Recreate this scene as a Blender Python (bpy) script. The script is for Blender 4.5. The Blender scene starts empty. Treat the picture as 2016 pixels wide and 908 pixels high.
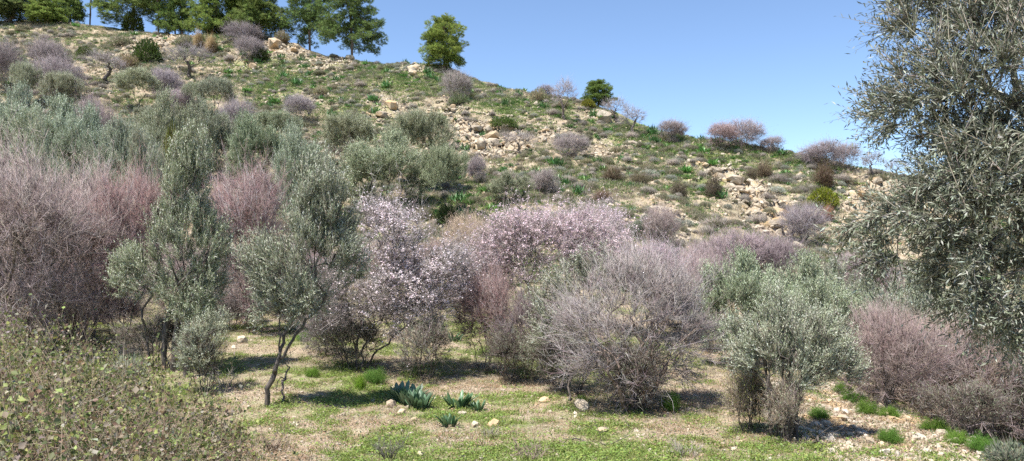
import bpy, bmesh, math, random
import numpy as np
from mathutils import Vector

# ------------------------------------------------------------------ camera, world, sun
sc = bpy.context.scene
COL = sc.collection
F, CX, HZ, CAMZ = 1494.0, 1008.0, 500.0, 3.05        # focal length in photo pixels, centre column, horizon row, eye height
cam_d = bpy.data.cameras.new("camera")
cam_d.sensor_width = 36.0
cam_d.lens = F / 2016 * 36
cam_d.shift_y = (HZ - 454) / 2016
cam_d.clip_start, cam_d.clip_end = 0.1, 8000
cam = bpy.data.objects.new("camera", cam_d)
COL.objects.link(cam)
cam.location = (0, 0, CAMZ)
cam.rotation_euler = (math.radians(90), 0, 0)
sc.camera = cam

SUN_EL, SUN_AZ = 66.0, 225.0          # compass style: 0 = +Y (view direction), clockwise; 218 = behind the camera, to the left
w = bpy.data.worlds.new("World"); sc.world = w; w.use_nodes = True
nt = w.node_tree
bg = nt.nodes["Background"]
sky = nt.nodes.new("ShaderNodeTexSky")
sky.sky_type = 'NISHITA'; sky.sun_disc = False
sky.sun_elevation = math.radians(SUN_EL); sky.sun_rotation = math.radians(SUN_AZ)
sky.altitude = 2200; sky.air_density = 1.0; sky.dust_density = 0.0; sky.ozone_density = 2.4
nt.links.new(sky.outputs[0], bg.inputs[0])
bg.inputs[1].default_value = 0.104
sd = bpy.data.lights.new("sun", 'SUN'); sd.energy = 4.5; sd.angle = math.radians(0.53); sd.color = (1.0, 0.96, 0.9)
so = bpy.data.objects.new("sun", sd); COL.objects.link(so)
az, el = math.radians(SUN_AZ), math.radians(SUN_EL)
to_sun = Vector((math.sin(az) * math.cos(el), math.cos(az) * math.cos(el), math.sin(el)))
so.rotation_euler = to_sun.to_track_quat('Z', 'Y').to_euler()
so.location = (-20, -20, 60)
vs = sc.view_settings
vs.view_transform = 'Standard'; vs.look = 'None'; vs.gamma = 1.0; vs.exposure = 1.13; vs.use_curve_mapping = False
sc.cycles.max_bounces = 6; sc.cycles.diffuse_bounces = 3; sc.cycles.glossy_bounces = 2; sc.cycles.transmission_bounces = 3
sc.cycles.use_denoising = False
sc.cycles.caustics_reflective = False; sc.cycles.caustics_refractive = False

# ------------------------------------------------------------------ numeric helpers
def unit(a):
    return a / np.maximum(np.linalg.norm(a, axis=-1, keepdims=True), 1e-9)

def rdir(rng, n):
    return unit(rng.normal(size=(n, 3)))

def sstep(a, b, x):
    t = np.clip((x - a) / (b - a), 0, 1)
    return t * t * (3 - 2 * t)

_perm = np.random.default_rng(5).permutation(4096)
def _h(ix, iy):
    return _perm[(ix + _perm[iy & 4095]) & 4095]
def noise2(x, y):
    xi, yi = np.floor(x).astype(np.int64), np.floor(y).astype(np.int64)
    fx, fy = x - xi, y - yi
    u, v = fx * fx * fx * (fx * (fx * 6 - 15) + 10), fy * fy * fy * (fy * (fy * 6 - 15) + 10)
    def g(ix, iy, dx, dy):
        a = _h(ix & 4095, iy) * (2 * math.pi / 4096)
        return np.cos(a) * dx + np.sin(a) * dy
    a = g(xi, yi, fx, fy) * (1 - u) + g(xi + 1, yi, fx - 1, fy) * u
    b = g(xi, yi + 1, fx, fy - 1) * (1 - u) + g(xi + 1, yi + 1, fx - 1, fy - 1) * u
    return (a * (1 - v) + b * v) * 1.5
def fbm(x, y, o=4):
    s, a, t = 0, 1.0, 0
    for i in range(o):
        s = s + a * noise2(x * 2 ** i + 17.3 * i, y * 2 ** i - 9.1 * i); t += a; a *= 0.5
    return s / t

# ------------------------------------------------------------------ terrain height
def P3(u, v, Y):
    return ((u - CX) / F * Y, Y, CAMZ + (HZ - v) / F * Y)

_cols = {   # per photo column: rows (row, distance in metres) read off the slope; the last row is the crest
    100: [(382, 45), (262, 60), (155, 75), (88, 90), (42, 98)],
    500: [(402, 45), (292, 60), (192, 75), (112, 88), (70, 95)],
    870: [(432, 42), (342, 55), (247, 68), (167, 80), (134, 86)],
    1150: [(442, 40), (367, 52), (292, 64), (228, 73), (205, 76)],
    1450: [(452, 42), (387, 52), (322, 62), (288, 67)],
    1780: [(482, 45), (402, 55), (348, 62)],
    2010: [(492, 45), (412, 58)],
}
_A = []
for u, rows in _cols.items():
    for v, Y in rows:
        _A.append(P3(u, v, Y))
    x, y, z = _A[-1]
    k = (y + 14) / y
    drop = np.interp(u, [100, 870, 2010], [1.2, -0.6, -2.5])
    _A.append((x * k, y + 14, z + drop)); _A.append((x * (y + 45) / y, y + 45, z + drop * 1.3 - 1))
    if u == 100:
        for v, Y in rows:
            a = P3(-500, v - 12, Y); _A.append(a)
        a = P3(-500, 30, 125); _A.append((a[0], a[1], 32.5))
    if u == 2010:
        for v, Y in ((500, 45), (440, 58), (440, 75)):
            _A.append(P3(2600, v, Y))
for x in (-26, -14, -7, 0, 7, 14, 26):
    lf = 0.35 if x < -3 else 0
    _A += [(x, -12, 1.2), (x, 0, 1.3), (x, 4, 0.85), (x, 7.5, 0.3), (x, 11, 0.05), (x, 15, 0.0 + lf * 0.5), (x, 20, 0.18 + lf)]
for x in (-30, -18, -9, 0, 9, 18, 30):
    _A += [(x, 25, 0.62 if x < 5 else 0.25), (x, 30, 1.05 if x < 5 else 0.6)]
_A += [P3(1560, 492, 45), P3(1780, 545, 37), P3(1450, 560, 34)]
_A = np.array(_A, float)
def _U(r):
    return np.where(r > 1e-9, r * r * np.log(np.maximum(r, 1e-9)), 0.0)
_n = len(_A)
_K = _U(np.linalg.norm(_A[:, None, :2] - _A[None, :, :2], axis=2)) + np.eye(_n) * 2.0
_Pm = np.c_[np.ones(_n), _A[:, :2]]
_M = np.zeros((_n + 3, _n + 3)); _M[:_n, :_n] = _K; _M[:_n, _n:] = _Pm; _M[_n:, :_n] = _Pm.T
_S = np.linalg.solve(_M, np.r_[_A[:, 2], 0, 0, 0])
def base_h(x, y):
    x = np.atleast_1d(np.asarray(x, float)); y = np.atleast_1d(np.asarray(y, float))
    xc = np.clip(x, -95, 80); yc = np.clip(y, -14, 140)
    out = np.empty_like(xc)
    for i in range(0, len(xc), 20000):
        a, b = xc[i:i + 20000], yc[i:i + 20000]
        r = np.hypot(a[:, None] - _A[None, :, 0], b[:, None] - _A[None, :, 1])
        out[i:i + 20000] = _U(r) @ _S[:_n] + _S[_n] + _S[_n + 1] * a + _S[_n + 2] * b
    far = sstep(140, 600, y)
    out = out * (1 - far) - 12 * far
    ditch = sstep(7.5, 8.9, x) * (1 - sstep(10.8, 12.6, x)) * sstep(7, 10.5, y) * (1 - sstep(22, 29, y))
    return out - 1.05 * ditch

ROCKS, GREENS = [], []          # outcrop and lush patches (x, y, radius, strength), filled below from photo positions
def mask(x, y, L):
    m = np.zeros_like(np.asarray(x, float))
    for cx, cy, rx, ry, s in L:
        m = np.maximum(m, s * np.exp(-(((x - cx) / rx) ** 2 + ((y - cy) / ry) ** 2) * 1.2))
    return m
def height(x, y, detail=True):
    x = np.atleast_1d(np.asarray(x, float)); y = np.atleast_1d(np.asarray(y, float))
    z = base_h(x, y)
    if detail:
        hill = sstep(28, 45, y)
        z = z + 0.09 * fbm(x * 0.6, y * 0.6, 4) * (1 - hill) + hill * (0.75 * fbm(x * 0.16, y * 0.16, 4))
        if ROCKS:
            m = np.clip(mask(x, y, ROCKS) * 1.3 + 0.35 * fbm(x * .12 + 40, y * .12, 3) - .05, 0, 1) * hill
            q = fbm(x * 0.35 + 3, y * 0.5, 5)
            z = z + m * (1.0 * (np.abs(q)) + 0.4 * np.abs(fbm(x * 1.4, y * 1.4, 3)) - 0.35)
            zz = (z + .55 * fbm(x * .3 + 60, y * .3, 3)) / .95; fr = zz - np.floor(zz)      # bedded limestone: treads and short steep risers
            z = z + .85 * np.clip(m * 1.2, 0, 1) * (sstep(.4, .62, fr) - fr)
    return z
def hz(x, y):
    return float(height([x], [y])[0])
def hit(u, v, near=7.0, far=135.0):
    Y = np.arange(near, far, 0.12)
    x = (u - CX) / F * Y
    zr = CAMZ + (HZ - v) / F * Y
    b = np.nonzero(zr < height(x, Y))[0]
    if len(b) == 0:
        i = int(np.argmin(zr - height(x, Y))) if v < HZ else len(Y) - 1
    else:
        i = b[0]
    return float(x[i]), float(Y[i])

for u, v, ru, rv, s in [(955, 275, 90, 45, 1), (880, 240, 60, 40, .8), (1180, 300, 60, 25, .6), (1440, 360, 50, 40, 1), (1490, 385, 60, 40, 1),
                        (1560, 440, 50, 40, .9), (1690, 400, 60, 50, 1), (1740, 370, 40, 30, .8), (560, 95, 60, 20, .9), (320, 78, 60, 18, .8),
                        (1310, 420, 40, 25, .8), (1190, 232, 40, 14, .7), (610, 190, 50, 25, .5), (480, 130, 40, 18, .7), (820, 140, 30, 12, .7),
                        (680, 100, 40, 10, .8), (760, 215, 50, 30, .6), (40, 42, 50, 12, .4), (1380, 330, 40, 20, .6), (640, 130, 60, 20, .6),
                        (1090, 265, 60, 20, .6), (1240, 290, 40, 15, .6), (1770, 480, 60, 30, .5)]:
    x, y = hit(u, v); x2, y2 = hit(u, v - rv * .8)
    ROCKS.append((x, y, ru / F * y, max(2.0, min(9.0, abs(y2 - y) * 1.25)), s))
for u, v, ru, rv, s in [(830, 160, 130, 25, 1), (1010, 205, 110, 20, 1), (720, 150, 80, 20, .8), (1280, 270, 110, 25, 1), (1420, 300, 100, 25, 1), (1000, 245, 40, 15, .7),
                        (560, 165, 90, 30, .9), (520, 140, 80, 30, .7), (250, 55, 120, 12, .8), (1130, 360, 160, 40, .5), (1380, 350, 60, 30, .5), (1580, 320, 70, 20, .8), (1640, 370, 60, 20, .7),
                        (700, 220, 80, 20, .8), (420, 90, 90, 30, .4), (930, 400, 80, 40, .5)]:
    x, y = hit(u, v); x2, y2 = hit(u, v - rv * .8)
    GREENS.append((x, y, ru / F * y, max(2.0, min(9.0, abs(y2 - y) * 1.25)), s))

# ------------------------------------------------------------------ materials
def mat(name):
    m = bpy.data.materials.new(name); m.use_nodes = True
    n = m.node_tree.nodes; l = m.node_tree.links
    return m, n, l, n["Principled BSDF"]
def N(n, t, **kw):
    o = n.new(t)
    for k, v in kw.items():
        setattr(o, k, v)
    return o
def mixc(n, l, fac, a, b, mode='MIX'):
    o = N(n, 'ShaderNodeMix', data_type='RGBA', blend_type=mode)
    for s, v in ((0, fac), (6, a), (7, b)):
        if hasattr(v, 'is_output') or isinstance(v, bpy.types.NodeSocket):
            l.new(v, o.inputs[s])
        else:
            o.inputs[s].default_value = v if s == 0 else (*v, 1) if len(v) == 3 else v
    return o.outputs[2]
def ramp(n, l, src, a, b):
    o = N(n, 'ShaderNodeMapRange', interpolation_type='SMOOTHSTEP')
    l.new(src, o.inputs[0]); o.inputs[1].default_value = a; o.inputs[2].default_value = b
    return o.outputs[0]
def math_(n, l, op, a, b=None):
    o = N(n, 'ShaderNodeMath', operation=op)
    for i, v in enumerate((a, b)):
        if v is None: continue
        if isinstance(v, bpy.types.NodeSocket): l.new(v, o.inputs[i])
        else: o.inputs[i].default_value = v
    return o.outputs[0]

def leaf_mat(name, rough=0.5, trans=0.25, spec=0.4, vary=0.25):
    """vertex colour x the object's own tint, a little per-object variation, some light through the blade"""
    m, n, l, p = mat(name)
    va = N(n, 'ShaderNodeVertexColor', layer_name='Col')
    oi = N(n, 'ShaderNodeObjectInfo')
    c = mixc(n, l, 1.0, va.outputs[0], oi.outputs['Color'], 'MULTIPLY')
    mr = N(n, 'ShaderNodeMapRange'); l.new(oi.outputs['Random'], mr.inputs[0])
    mr.inputs[3].default_value = 1 - vary * .5; mr.inputs[4].default_value = 1 + vary * .5
    hs = N(n, 'ShaderNodeHueSaturation'); l.new(c, hs.inputs['Color']); l.new(mr.outputs[0], hs.inputs['Value'])
    c = hs.outputs[0]
    l.new(c, p.inputs['Base Color']); p.inputs['Roughness'].default_value = rough
    p.inputs['Specular IOR Level'].default_value = spec
    if trans > 0:
        t = N(n, 'ShaderNodeBsdfTranslucent'); l.new(c, t.inputs[0])
        mx = N(n, 'ShaderNodeMixShader'); mx.inputs[0].default_value = trans
        l.new(p.outputs[0], mx.inputs[1]); l.new(t.outputs[0], mx.inputs[2])
        l.new(mx.outputs[0], n['Material Output'].inputs[0])
    return m
M_OLIVE = leaf_mat('olive_leaf', 0.5, 0.1, 0.28)
M_LEAF = leaf_mat('soft_leaf', 0.55, 0.35, 0.35)
M_NEEDLE = leaf_mat('pine_needle', 0.55, 0.5, 0.25)
M_TWIG = leaf_mat('thin_twig', 0.75, 0.0, 0.25)
M_PETAL = leaf_mat('petal', 0.6, 0.35, 0.2, 0.1)
M_SQUILL = leaf_mat('strap_leaf', 0.4, 0.2, 0.45, 0.35)

def bark_mat(name, a, b):
    m, n, l, p = mat(name)
    tc = N(n, 'ShaderNodeTexCoord')
    mp = N(n, 'ShaderNodeMapping'); mp.inputs[3].default_value = (1, 1, .3); l.new(tc.outputs['Object'], mp.inputs[0])
    no = N(n, 'ShaderNodeTexNoise'); no.inputs['Scale'].default_value = 22; no.inputs['Detail'].default_value = 5
    l.new(mp.outputs[0], no.inputs[0])
    oi = N(n, 'ShaderNodeObjectInfo')
    c = mixc(n, l, ramp(n, l, no.outputs[0], .35, .65), a, b)
    c = mixc(n, l, 1.0, c, oi.outputs['Color'], 'MULTIPLY')
    l.new(c, p.inputs['Base Color']); p.inputs['Roughness'].default_value = 0.85
    bu = N(n, 'ShaderNodeBump'); bu.inputs['Strength'].default_value = 0.7; bu.inputs['Distance'].default_value = 0.02
    l.new(no.outputs[0], bu.inputs['Height']); l.new(bu.outputs[0], p.inputs['Normal'])
    return m
M_BARK = bark_mat('grey_bark', (0.09, 0.075, 0.06), (0.22, 0.19, 0.155))
M_BARKD = bark_mat('dark_bark', (0.05, 0.042, 0.036), (0.14, 0.115, 0.095))
M_BARKP = bark_mat('pine_bark', (0.07, 0.05, 0.04), (0.2, 0.15, 0.115))

def rock_mat():
    m, n, l, p = mat('limestone')
    tc = N(n, 'ShaderNodeTexCoord'); oi = N(n, 'ShaderNodeObjectInfo')
    geo = N(n, 'ShaderNodeNewGeometry')
    n1 = N(n, 'ShaderNodeTexNoise'); n1.inputs['Scale'].default_value = 2.2; n1.inputs['Detail'].default_value = 7; n1.inputs['Roughness'].default_value = .65
    n2 = N(n, 'ShaderNodeTexNoise'); n2.inputs['Scale'].default_value = 9; n2.inputs['Detail'].default_value = 6
    n3 = N(n, 'ShaderNodeTexNoise'); n3.inputs['Scale'].default_value = 0.9; n3.inputs['Detail'].default_value = 3
    for q in (n1, n2, n3): l.new(geo.outputs['Position'], q.inputs[0])
    c = mixc(n, l, ramp(n, l, n1.outputs[0], .38, .62), (0.34, 0.275, 0.195), (0.48, 0.415, 0.325))
    c = mixc(n, l, ramp(n, l, n3.outputs[0], .5, .68), c, (0.44, 0.31, 0.17))
    c = mixc(n, l, math_(n, l, 'MULTIPLY', ramp(n, l, n2.outputs[0], .55, .68), .55), c, (0.17, 0.16, 0.14))
    c = mixc(n, l, 1.0, c, oi.outputs['Color'], 'MULTIPLY')
    mr = N(n, 'ShaderNodeMapRange'); l.new(oi.outputs['Random'], mr.inputs[0]); mr.inputs[3].default_value = .75; mr.inputs[4].default_value = 1.2
    hs = N(n, 'ShaderNodeHueSaturation'); l.new(c, hs.inputs['Color']); l.new(mr.outputs[0], hs.inputs['Value'])
    l.new(hs.outputs[0], p.inputs['Base Color']); p.inputs['Roughness'].default_value = .9
    bu = N(n, 'ShaderNodeBump'); bu.inputs['Strength'].default_value = .8; bu.inputs['Distance'].default_value = .06
    l.new(n2.outputs[0], bu.inputs['Height']); l.new(bu.outputs[0], p.inputs['Normal'])
    return m
M_ROCK = rock_mat()

def ground_mat():
    m, n, l, p = mat('hillside_ground')
    geo = N(n, 'ShaderNodeNewGeometry'); pos = geo.outputs['Position']
    def nz(scale, det=5, rough=.6):
        q = N(n, 'ShaderNodeTexNoise'); q.inputs['Scale'].default_value = scale; q.inputs['Detail'].default_value = det; q.inputs['Roughness'].default_value = rough
        l.new(pos, q.inputs[0]); return q.outputs[0]
    att = lambda a: N(n, 'ShaderNodeAttribute', attribute_name=a).outputs['Fac']
    rock, green, flat = att('rock'), att('green'), att('flat')
    big, mid, fine, tiny = nz(.35), nz(1.6, 6, .7), nz(7, 6, .7), nz(35, 4, .7)
    soil = mixc(n, l, ramp(n, l, mid, .35, .65), (0.36, 0.275, 0.185), (0.47, 0.385, 0.285))
    soil = mixc(n, l, math_(n, l, 'MULTIPLY', ramp(n, l, fine, .5, .7), .7), soil, (0.20, 0.145, 0.095))
    soil = mixc(n, l, math_(n, l, 'MULTIPLY', ramp(n, l, tiny, .55, .7), .5), soil, (0.46, 0.40, 0.31))
    dry = mixc(n, l, ramp(n, l, fine, .35, .65), (0.24, 0.21, 0.13), (0.33, 0.295, 0.20))
    c = mixc(n, l, math_(n, l, 'MULTIPLY', ramp(n, l, big, .42, .6), .7), soil, dry)
    # pale rock showing through the soil
    rk = mixc(n, l, ramp(n, l, fine, .4, .62), (0.36, 0.28, 0.18), (0.47, 0.41, 0.325))
    rk = mixc(n, l, ramp(n, l, mid, .55, .68), rk, (0.46, 0.31, 0.16))
    rk = mixc(n, l, math_(n, l, 'MULTIPLY', ramp(n, l, tiny, .56, .66), .6), rk, (0.2, 0.17, 0.13))
    wp = N(n, 'ShaderNodeVectorMath', operation='ADD'); nv = N(n, 'ShaderNodeTexNoise'); nv.inputs['Scale'].default_value = 1.1; nv.inputs['Detail'].default_value = 3; l.new(pos, nv.inputs[0]); l.new(pos, wp.inputs[0]); l.new(nv.outputs['Color'], wp.inputs[1])
    vc = N(n, 'ShaderNodeTexVoronoi', feature='DISTANCE_TO_EDGE'); vc.inputs['Scale'].default_value = 1.5; l.new(wp.outputs[0], vc.inputs[0])
    crack = ramp(n, l, vc.outputs['Distance'], .0, .09)
    rk = mixc(n, l, crack, (0.19, 0.135, 0.085), rk)
    rf = ramp(n, l, math_(n, l, 'ADD', rock, math_(n, l, 'MULTIPLY', math_(n, l, 'SUBTRACT', mid, .5), 1.1)), .38, .6)
    c = mixc(n, l, rf, c, rk)
    # thin green growth
    gr = mixc(n, l, ramp(n, l, fine, .35, .65), (0.10, 0.155, 0.03), (0.19, 0.235, 0.06))
    gf = ramp(n, l, math_(n, l, 'ADD', green, math_(n, l, 'MULTIPLY', math_(n, l, 'SUBTRACT', mid, .5), 1.0)), .42, .78)
    gf = math_(n, l, 'MULTIPLY', gf, ramp(n, l, math_(n, l, 'ADD', fine, math_(n, l, 'MULTIPLY', tiny, .6)), .55, .95))
    c = mixc(n, l, gf, c, gr)
    l.new(c, p.inputs['Base Color']); p.inputs['Roughness'].default_value = .95; p.inputs['Specular IOR Level'].default_value = .15
    vo = N(n, 'ShaderNodeTexVoronoi'); vo.inputs['Scale'].default_value = 14; l.new(pos, vo.inputs[0])
    hgt = math_(n, l, 'ADD', math_(n, l, 'MULTIPLY', fine, 1.0), math_(n, l, 'ADD', math_(n, l, 'MULTIPLY', mid, 2.0), math_(n, l, 'ADD', math_(n, l, 'MULTIPLY', vo.outputs[0], .25), math_(n, l, 'MULTIPLY', math_(n, l, 'MULTIPLY', crack, rf), 1.6))))
    bu = N(n, 'ShaderNodeBump'); bu.inputs['Strength'].default_value = .9; bu.inputs['Distance'].default_value = .09
    l.new(hgt, bu.inputs['Height']); l.new(bu.outputs[0], p.inputs['Normal'])
    return m
M_GROUND = ground_mat()

# ------------------------------------------------------------------ mesh building
def build_mesh(name, verts, faces, material, col=None, smooth=False):
    """faces: (n,3) or (n,4) int array; col: (nverts,3)"""
    verts = np.ascontiguousarray(verts, np.float32); faces = np.ascontiguousarray(faces, np.int32)
    k = faces.shape[1]
    me = bpy.data.meshes.new(name)
    me.vertices.add(len(verts)); me.vertices.foreach_set('co', verts.ravel())
    me.loops.add(faces.size); me.loops.foreach_set('vertex_index', faces.ravel())
    me.polygons.add(len(faces)); me.polygons.foreach_set('loop_start', np.arange(0, faces.size, k, dtype=np.int32))
    me.polygons.foreach_set('loop_total', np.full(len(faces), k, np.int32))
    if col is not None:
        a = me.color_attributes.new('Col', 'FLOAT_COLOR', 'POINT')
        a.data.foreach_set('color', np.c_[np.clip(col, 0, 1), np.ones(len(verts))].astype(np.float32).ravel())
    me.materials.append(material)
    me.update(calc_edges=True); me.validate()
    if smooth:
        me.polygons.foreach_set('use_smooth', np.ones(len(faces), bool))
    return me

class Geo:
    """collects triangles with vertex colours"""
    def __init__(s): s.v, s.f, s.c, s.n = [], [], [], 0
    def add(s, v, f, c):
        v = np.asarray(v, float).reshape(-1, 3); f = np.asarray(f).reshape(-1, 3)
        c = np.broadcast_to(np.asarray(c, float), v.shape) if np.ndim(c) < 2 else c
        s.v.append(v); s.f.append(f + s.n); s.c.append(c); s.n += len(v)
    def mesh(s, name, material, smooth=False):
        return build_mesh(name, np.concatenate(s.v), np.concatenate(s.f), material, np.concatenate(s.c), smooth)

def perp(d, rng=None):
    a = rdir(rng, len(d)) if rng is not None else np.broadcast_to(np.array([0.31, 0.88, 0.35]), d.shape)
    p = unit(np.cross(d, a)); return p, unit(np.cross(d, p))

def spikes(g, B, D, L, r, c, rng, bend=0.25, up=0.0):
    """tapered twigs: triangular root, one bent joint, a point; 9 triangles each"""
    n = len(B); L = np.broadcast_to(L, n)[:, None]; r = np.broadcast_to(r, n)[:, None]
    p, q = perp(D, rng)
    mid = B + D * L * .5
    tip = B + unit(D + bend * rdir(rng, n) + np.array([0, 0, up])) * L * 1.0 + 0 * mid
    vs_ = []
    for base, rr in ((B, r), (mid, r * .7)):
        for k in range(3):
            a = 2 * math.pi * k / 3
            vs_.append(base + rr * (math.cos(a) * p + math.sin(a) * q))
    vs_.append(tip)
    V = np.stack(vs_, 1)
    f = np.array([(0, 1, 4), (0, 4, 3), (1, 2, 5), (1, 5, 4), (2, 0, 3), (2, 3, 5), (3, 4, 6), (4, 5, 6), (5, 3, 6)])
    Fa = (np.arange(n)[:, None, None] * 7 + f[None]).reshape(-1, 3)
    cc = np.repeat(np.broadcast_to(c, (n, 3)), 7, axis=0)
    g.add(V.reshape(-1, 3), Fa, cc)
    return mid, tip

def thin_spikes(g, B, D, L, r, c, rng):
    """3 triangles each"""
    n = len(B); L = np.broadcast_to(L, n)[:, None]; r = np.broadcast_to(r, n)[:, None]
    p, q = perp(D, rng)
    V = np.stack([B + r * p, B - .5 * r * p + .87 * r * q, B - .5 * r * p - .87 * r * q, B + D * L], 1)
    Fa = (np.arange(n)[:, None, None] * 4 + np.array([(0, 1, 3), (1, 2, 3), (2, 0, 3)])[None]).reshape(-1, 3)
    g.add(V.reshape(-1, 3), Fa, np.repeat(np.broadcast_to(c, (n, 3)), 4, axis=0))

def leaves(g, B, D, Nn, L, W, c, fold=0.25, wide=.45):
    """folded lance-shaped blades: 2 triangles each; D along the blade, Nn roughly the blade normal"""
    n = len(B); L = np.broadcast_to(L, n)[:, None]; W = np.broadcast_to(W, n)[:, None]
    s = unit(np.cross(D, Nn)); nn = unit(np.cross(s, D))
    mid = B + D * L * wide
    V = np.stack([B, mid + s * W * .5 + nn * W * fold, B + D * L, mid - s * W * .5 + nn * W * fold], 1)
    Fa = (np.arange(n)[:, None, None] * 4 + np.array([(0, 1, 2), (0, 2, 3)])[None]).reshape(-1, 3)
    g.add(V.reshape(-1, 3), Fa, np.repeat(np.broadcast_to(c, (n, 3)), 4, axis=0))

def vary(rng, base, n, v=.18, hue=.06):
    c = np.array(base)[None] * (1 + v * rng.normal(size=(n, 1))) * (1 + hue * rng.normal(size=(n, 3)))
    return np.clip(c, .005, .95)

# ---- branch skeletons grown towards points of the crown
def grow(rng, stems, targets, step=.3, tip=.004, e=2.35, wob=.1, stem_r=None, low=.4):
    pos, par, dr, sid, ok, tips = [], [], [], [], [], []
    for si, s in enumerate(stems):
        s = np.asarray(s, float)
        t = np.linspace(0, len(s) - 1, max(4, 3 * len(s)))
        pts = np.stack([np.interp(t, range(len(s)), s[:, k]) for k in range(3)], 1)
        pts[1:-1] += rng.normal(size=(len(pts) - 2, 3)) * .025
        first = -1
        if pos and s[0][2] > .15:            # a side stem starts on the stem nearest to its foot
            first = int(np.argmin(np.linalg.norm(np.array(pos) - s[0], axis=1))); pts[0] = pos[first]
        for i, p in enumerate(pts):
            if i == 0 and first >= 0: continue
            par.append((first if i <= 1 and first >= 0 else -1 if i == 0 else len(pos) - 1)); pos.append(p); sid.append(si)
            dr.append(unit(pts[min(i + 1, len(pts) - 1)] - pts[max(i - 1, 0)])); ok.append(i / (len(pts) - 1) > low)
        tips.append(s[-1])
    nst = len(pos)
    cap = nst + len(targets) * 14
    PA = np.zeros((cap, 3)); DA = np.zeros((cap, 3)); OK = np.zeros(cap, bool); SI = np.zeros(cap, int)
    PA[:nst] = pos; DA[:nst] = dr; OK[:nst] = ok; SI[:nst] = sid; n = nst
    tips = np.array(tips); room = np.full(len(tips), 1.35 * len(targets) / len(tips) + 1)
    top = tips.mean(0)
    order = np.argsort(np.linalg.norm(targets - top, axis=1))
    for t in targets[order]:
        dt = np.linalg.norm(tips - t, axis=1) + np.where(room > 0, 0, 99); si = int(np.argmin(dt)); room[si] -= 1
        d = t - PA[:n]; L = np.linalg.norm(d, axis=1) + 1e-6
        cosn = np.einsum('ij,ij->i', d, DA[:n]) / L
        cost = L * (1.35 - .6 * cosn) + np.where(OK[:n], 0, 50) + np.where(SI[:n] == si, 0, 3)
        i = int(np.argmin(cost)); L0 = L[i]
        k = max(1, min(12, int(L0 / step)))
        a, b = PA[i].copy(), t
        ta = DA[i] * L0 * .7; tb = unit(b - a) * L0 * .6 + np.array([0, 0, .25 * L0])
        last = i
        for j in range(1, k + 1):
            s = j / k
            h1 = 2 * s ** 3 - 3 * s ** 2 + 1; h2 = s ** 3 - 2 * s ** 2 + s; h3 = -2 * s ** 3 + 3 * s ** 2; h4 = s ** 3 - s ** 2
            p = h1 * a + h2 * ta + h3 * b + h4 * tb
            if j < k: p = p + rng.normal(size=3) * wob * L0 / k * .6
            if n >= cap: break
            PA[n] = p; DA[n] = unit(p - PA[last]); OK[n] = True; SI[n] = SI[i]; par.append(last); last = n; n += 1
    P, D = PA[:n], DA[:n]; par = np.array(par[:n])
    acc = np.zeros(n); R = np.zeros(n)
    for i in range(n - 1, -1, -1):
        R[i] = max(acc[i], tip ** e) ** (1 / e)
        if par[i] >= 0: acc[par[i]] += R[i] ** e
    if stem_r:
        k = stem_r / max(R[:nst].max(), 1e-4)
        R = R * np.where(R > tip * 1.5, 1 + (k - 1) * np.clip((R - tip) / (R[:nst].max() - tip), 0, 1), 1)
    return P, par, D, R, nst

def tubes(g, P, par, D, R, sides, sel, c, rng):
    idx = np.nonzero((par >= 0) & sel)[0]
    if len(idx) == 0: return
    pa = par[idx]
    best = {}
    for i in np.nonzero(par >= 0)[0]:
        p = par[i]
        if p not in best or R[i] > R[best[p]]: best[p] = i
    main = np.array([best[p] == i for i, p in zip(idx, pa)])
    r0 = np.where(main, R[pa], np.minimum(R[pa], R[idx] * 1.25)); r1 = R[idx]
    d0 = np.where(main[:, None], D[pa], D[idx]); d1 = D[idx]
    V = []
    for base, d, r in ((P[pa], d0, r0), (P[idx], d1, r1)):
        p, q = perp(d)
        for k in range(sides):
            a = 2 * math.pi * k / sides
            V.append(base + r[:, None] * (math.cos(a) * p + math.sin(a) * q))
    V = np.stack(V, 1); f = []
    for k in range(sides):
        k2 = (k + 1) % sides
        f += [(k, k2, sides + k2), (k, sides + k2, sides + k)]
    Fa = (np.arange(len(idx))[:, None, None] * 2 * sides + np.array(f)[None]).reshape(-1, 3)
    g.add(V.reshape(-1, 3), Fa, np.repeat(np.broadcast_to(c, (len(idx), 3)), 2 * sides, axis=0))

def skeleton_mesh(name, sk, material, rng, thin=.011, c=(1, 1, 1)):
    P, par, D, R, _ = sk
    g = Geo()
    tubes(g, P, par, D, R, 7, R >= .03, c, rng)
    tubes(g, P, par, D, R, 4, (R < .03) & (R >= thin), c, rng)
    tubes(g, P, par, D, R, 3, R < thin, c, rng)
    return g.mesh(name, material, True)

def in_lobes(rng, lobes, n, shell=.42):
    lobes = np.asarray(lobes, float)
    wgt = np.prod(lobes[:, 3:], 1) ** .75; wgt /= wgt.sum()
    k = rng.choice(len(lobes), n, p=wgt)
    return lobes[k, :3] + rdir(rng, n) * lobes[k, 3:] * (rng.random((n, 1)) ** shell)

PROTO = {}
def register(name, parts):
    V = np.concatenate([np.array([v.co[:] for v in m.vertices][::7]) for m, _ in parts.values()])
    H = np.percentile(V[:, 2], 99.7)
    W = np.percentile(np.hypot(V[:, 0] - np.median(V[:, 0]), V[:, 1] - np.median(V[:, 1])), 97) * 2
    PROTO[name] = dict(parts=parts, H=H, W=W)

def outer_nodes(sk, rmax):
    P, par, D, R, nst = sk
    i = np.nonzero((R < rmax) & (np.arange(len(R)) >= nst))[0]
    return P[i], D[i]

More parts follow.
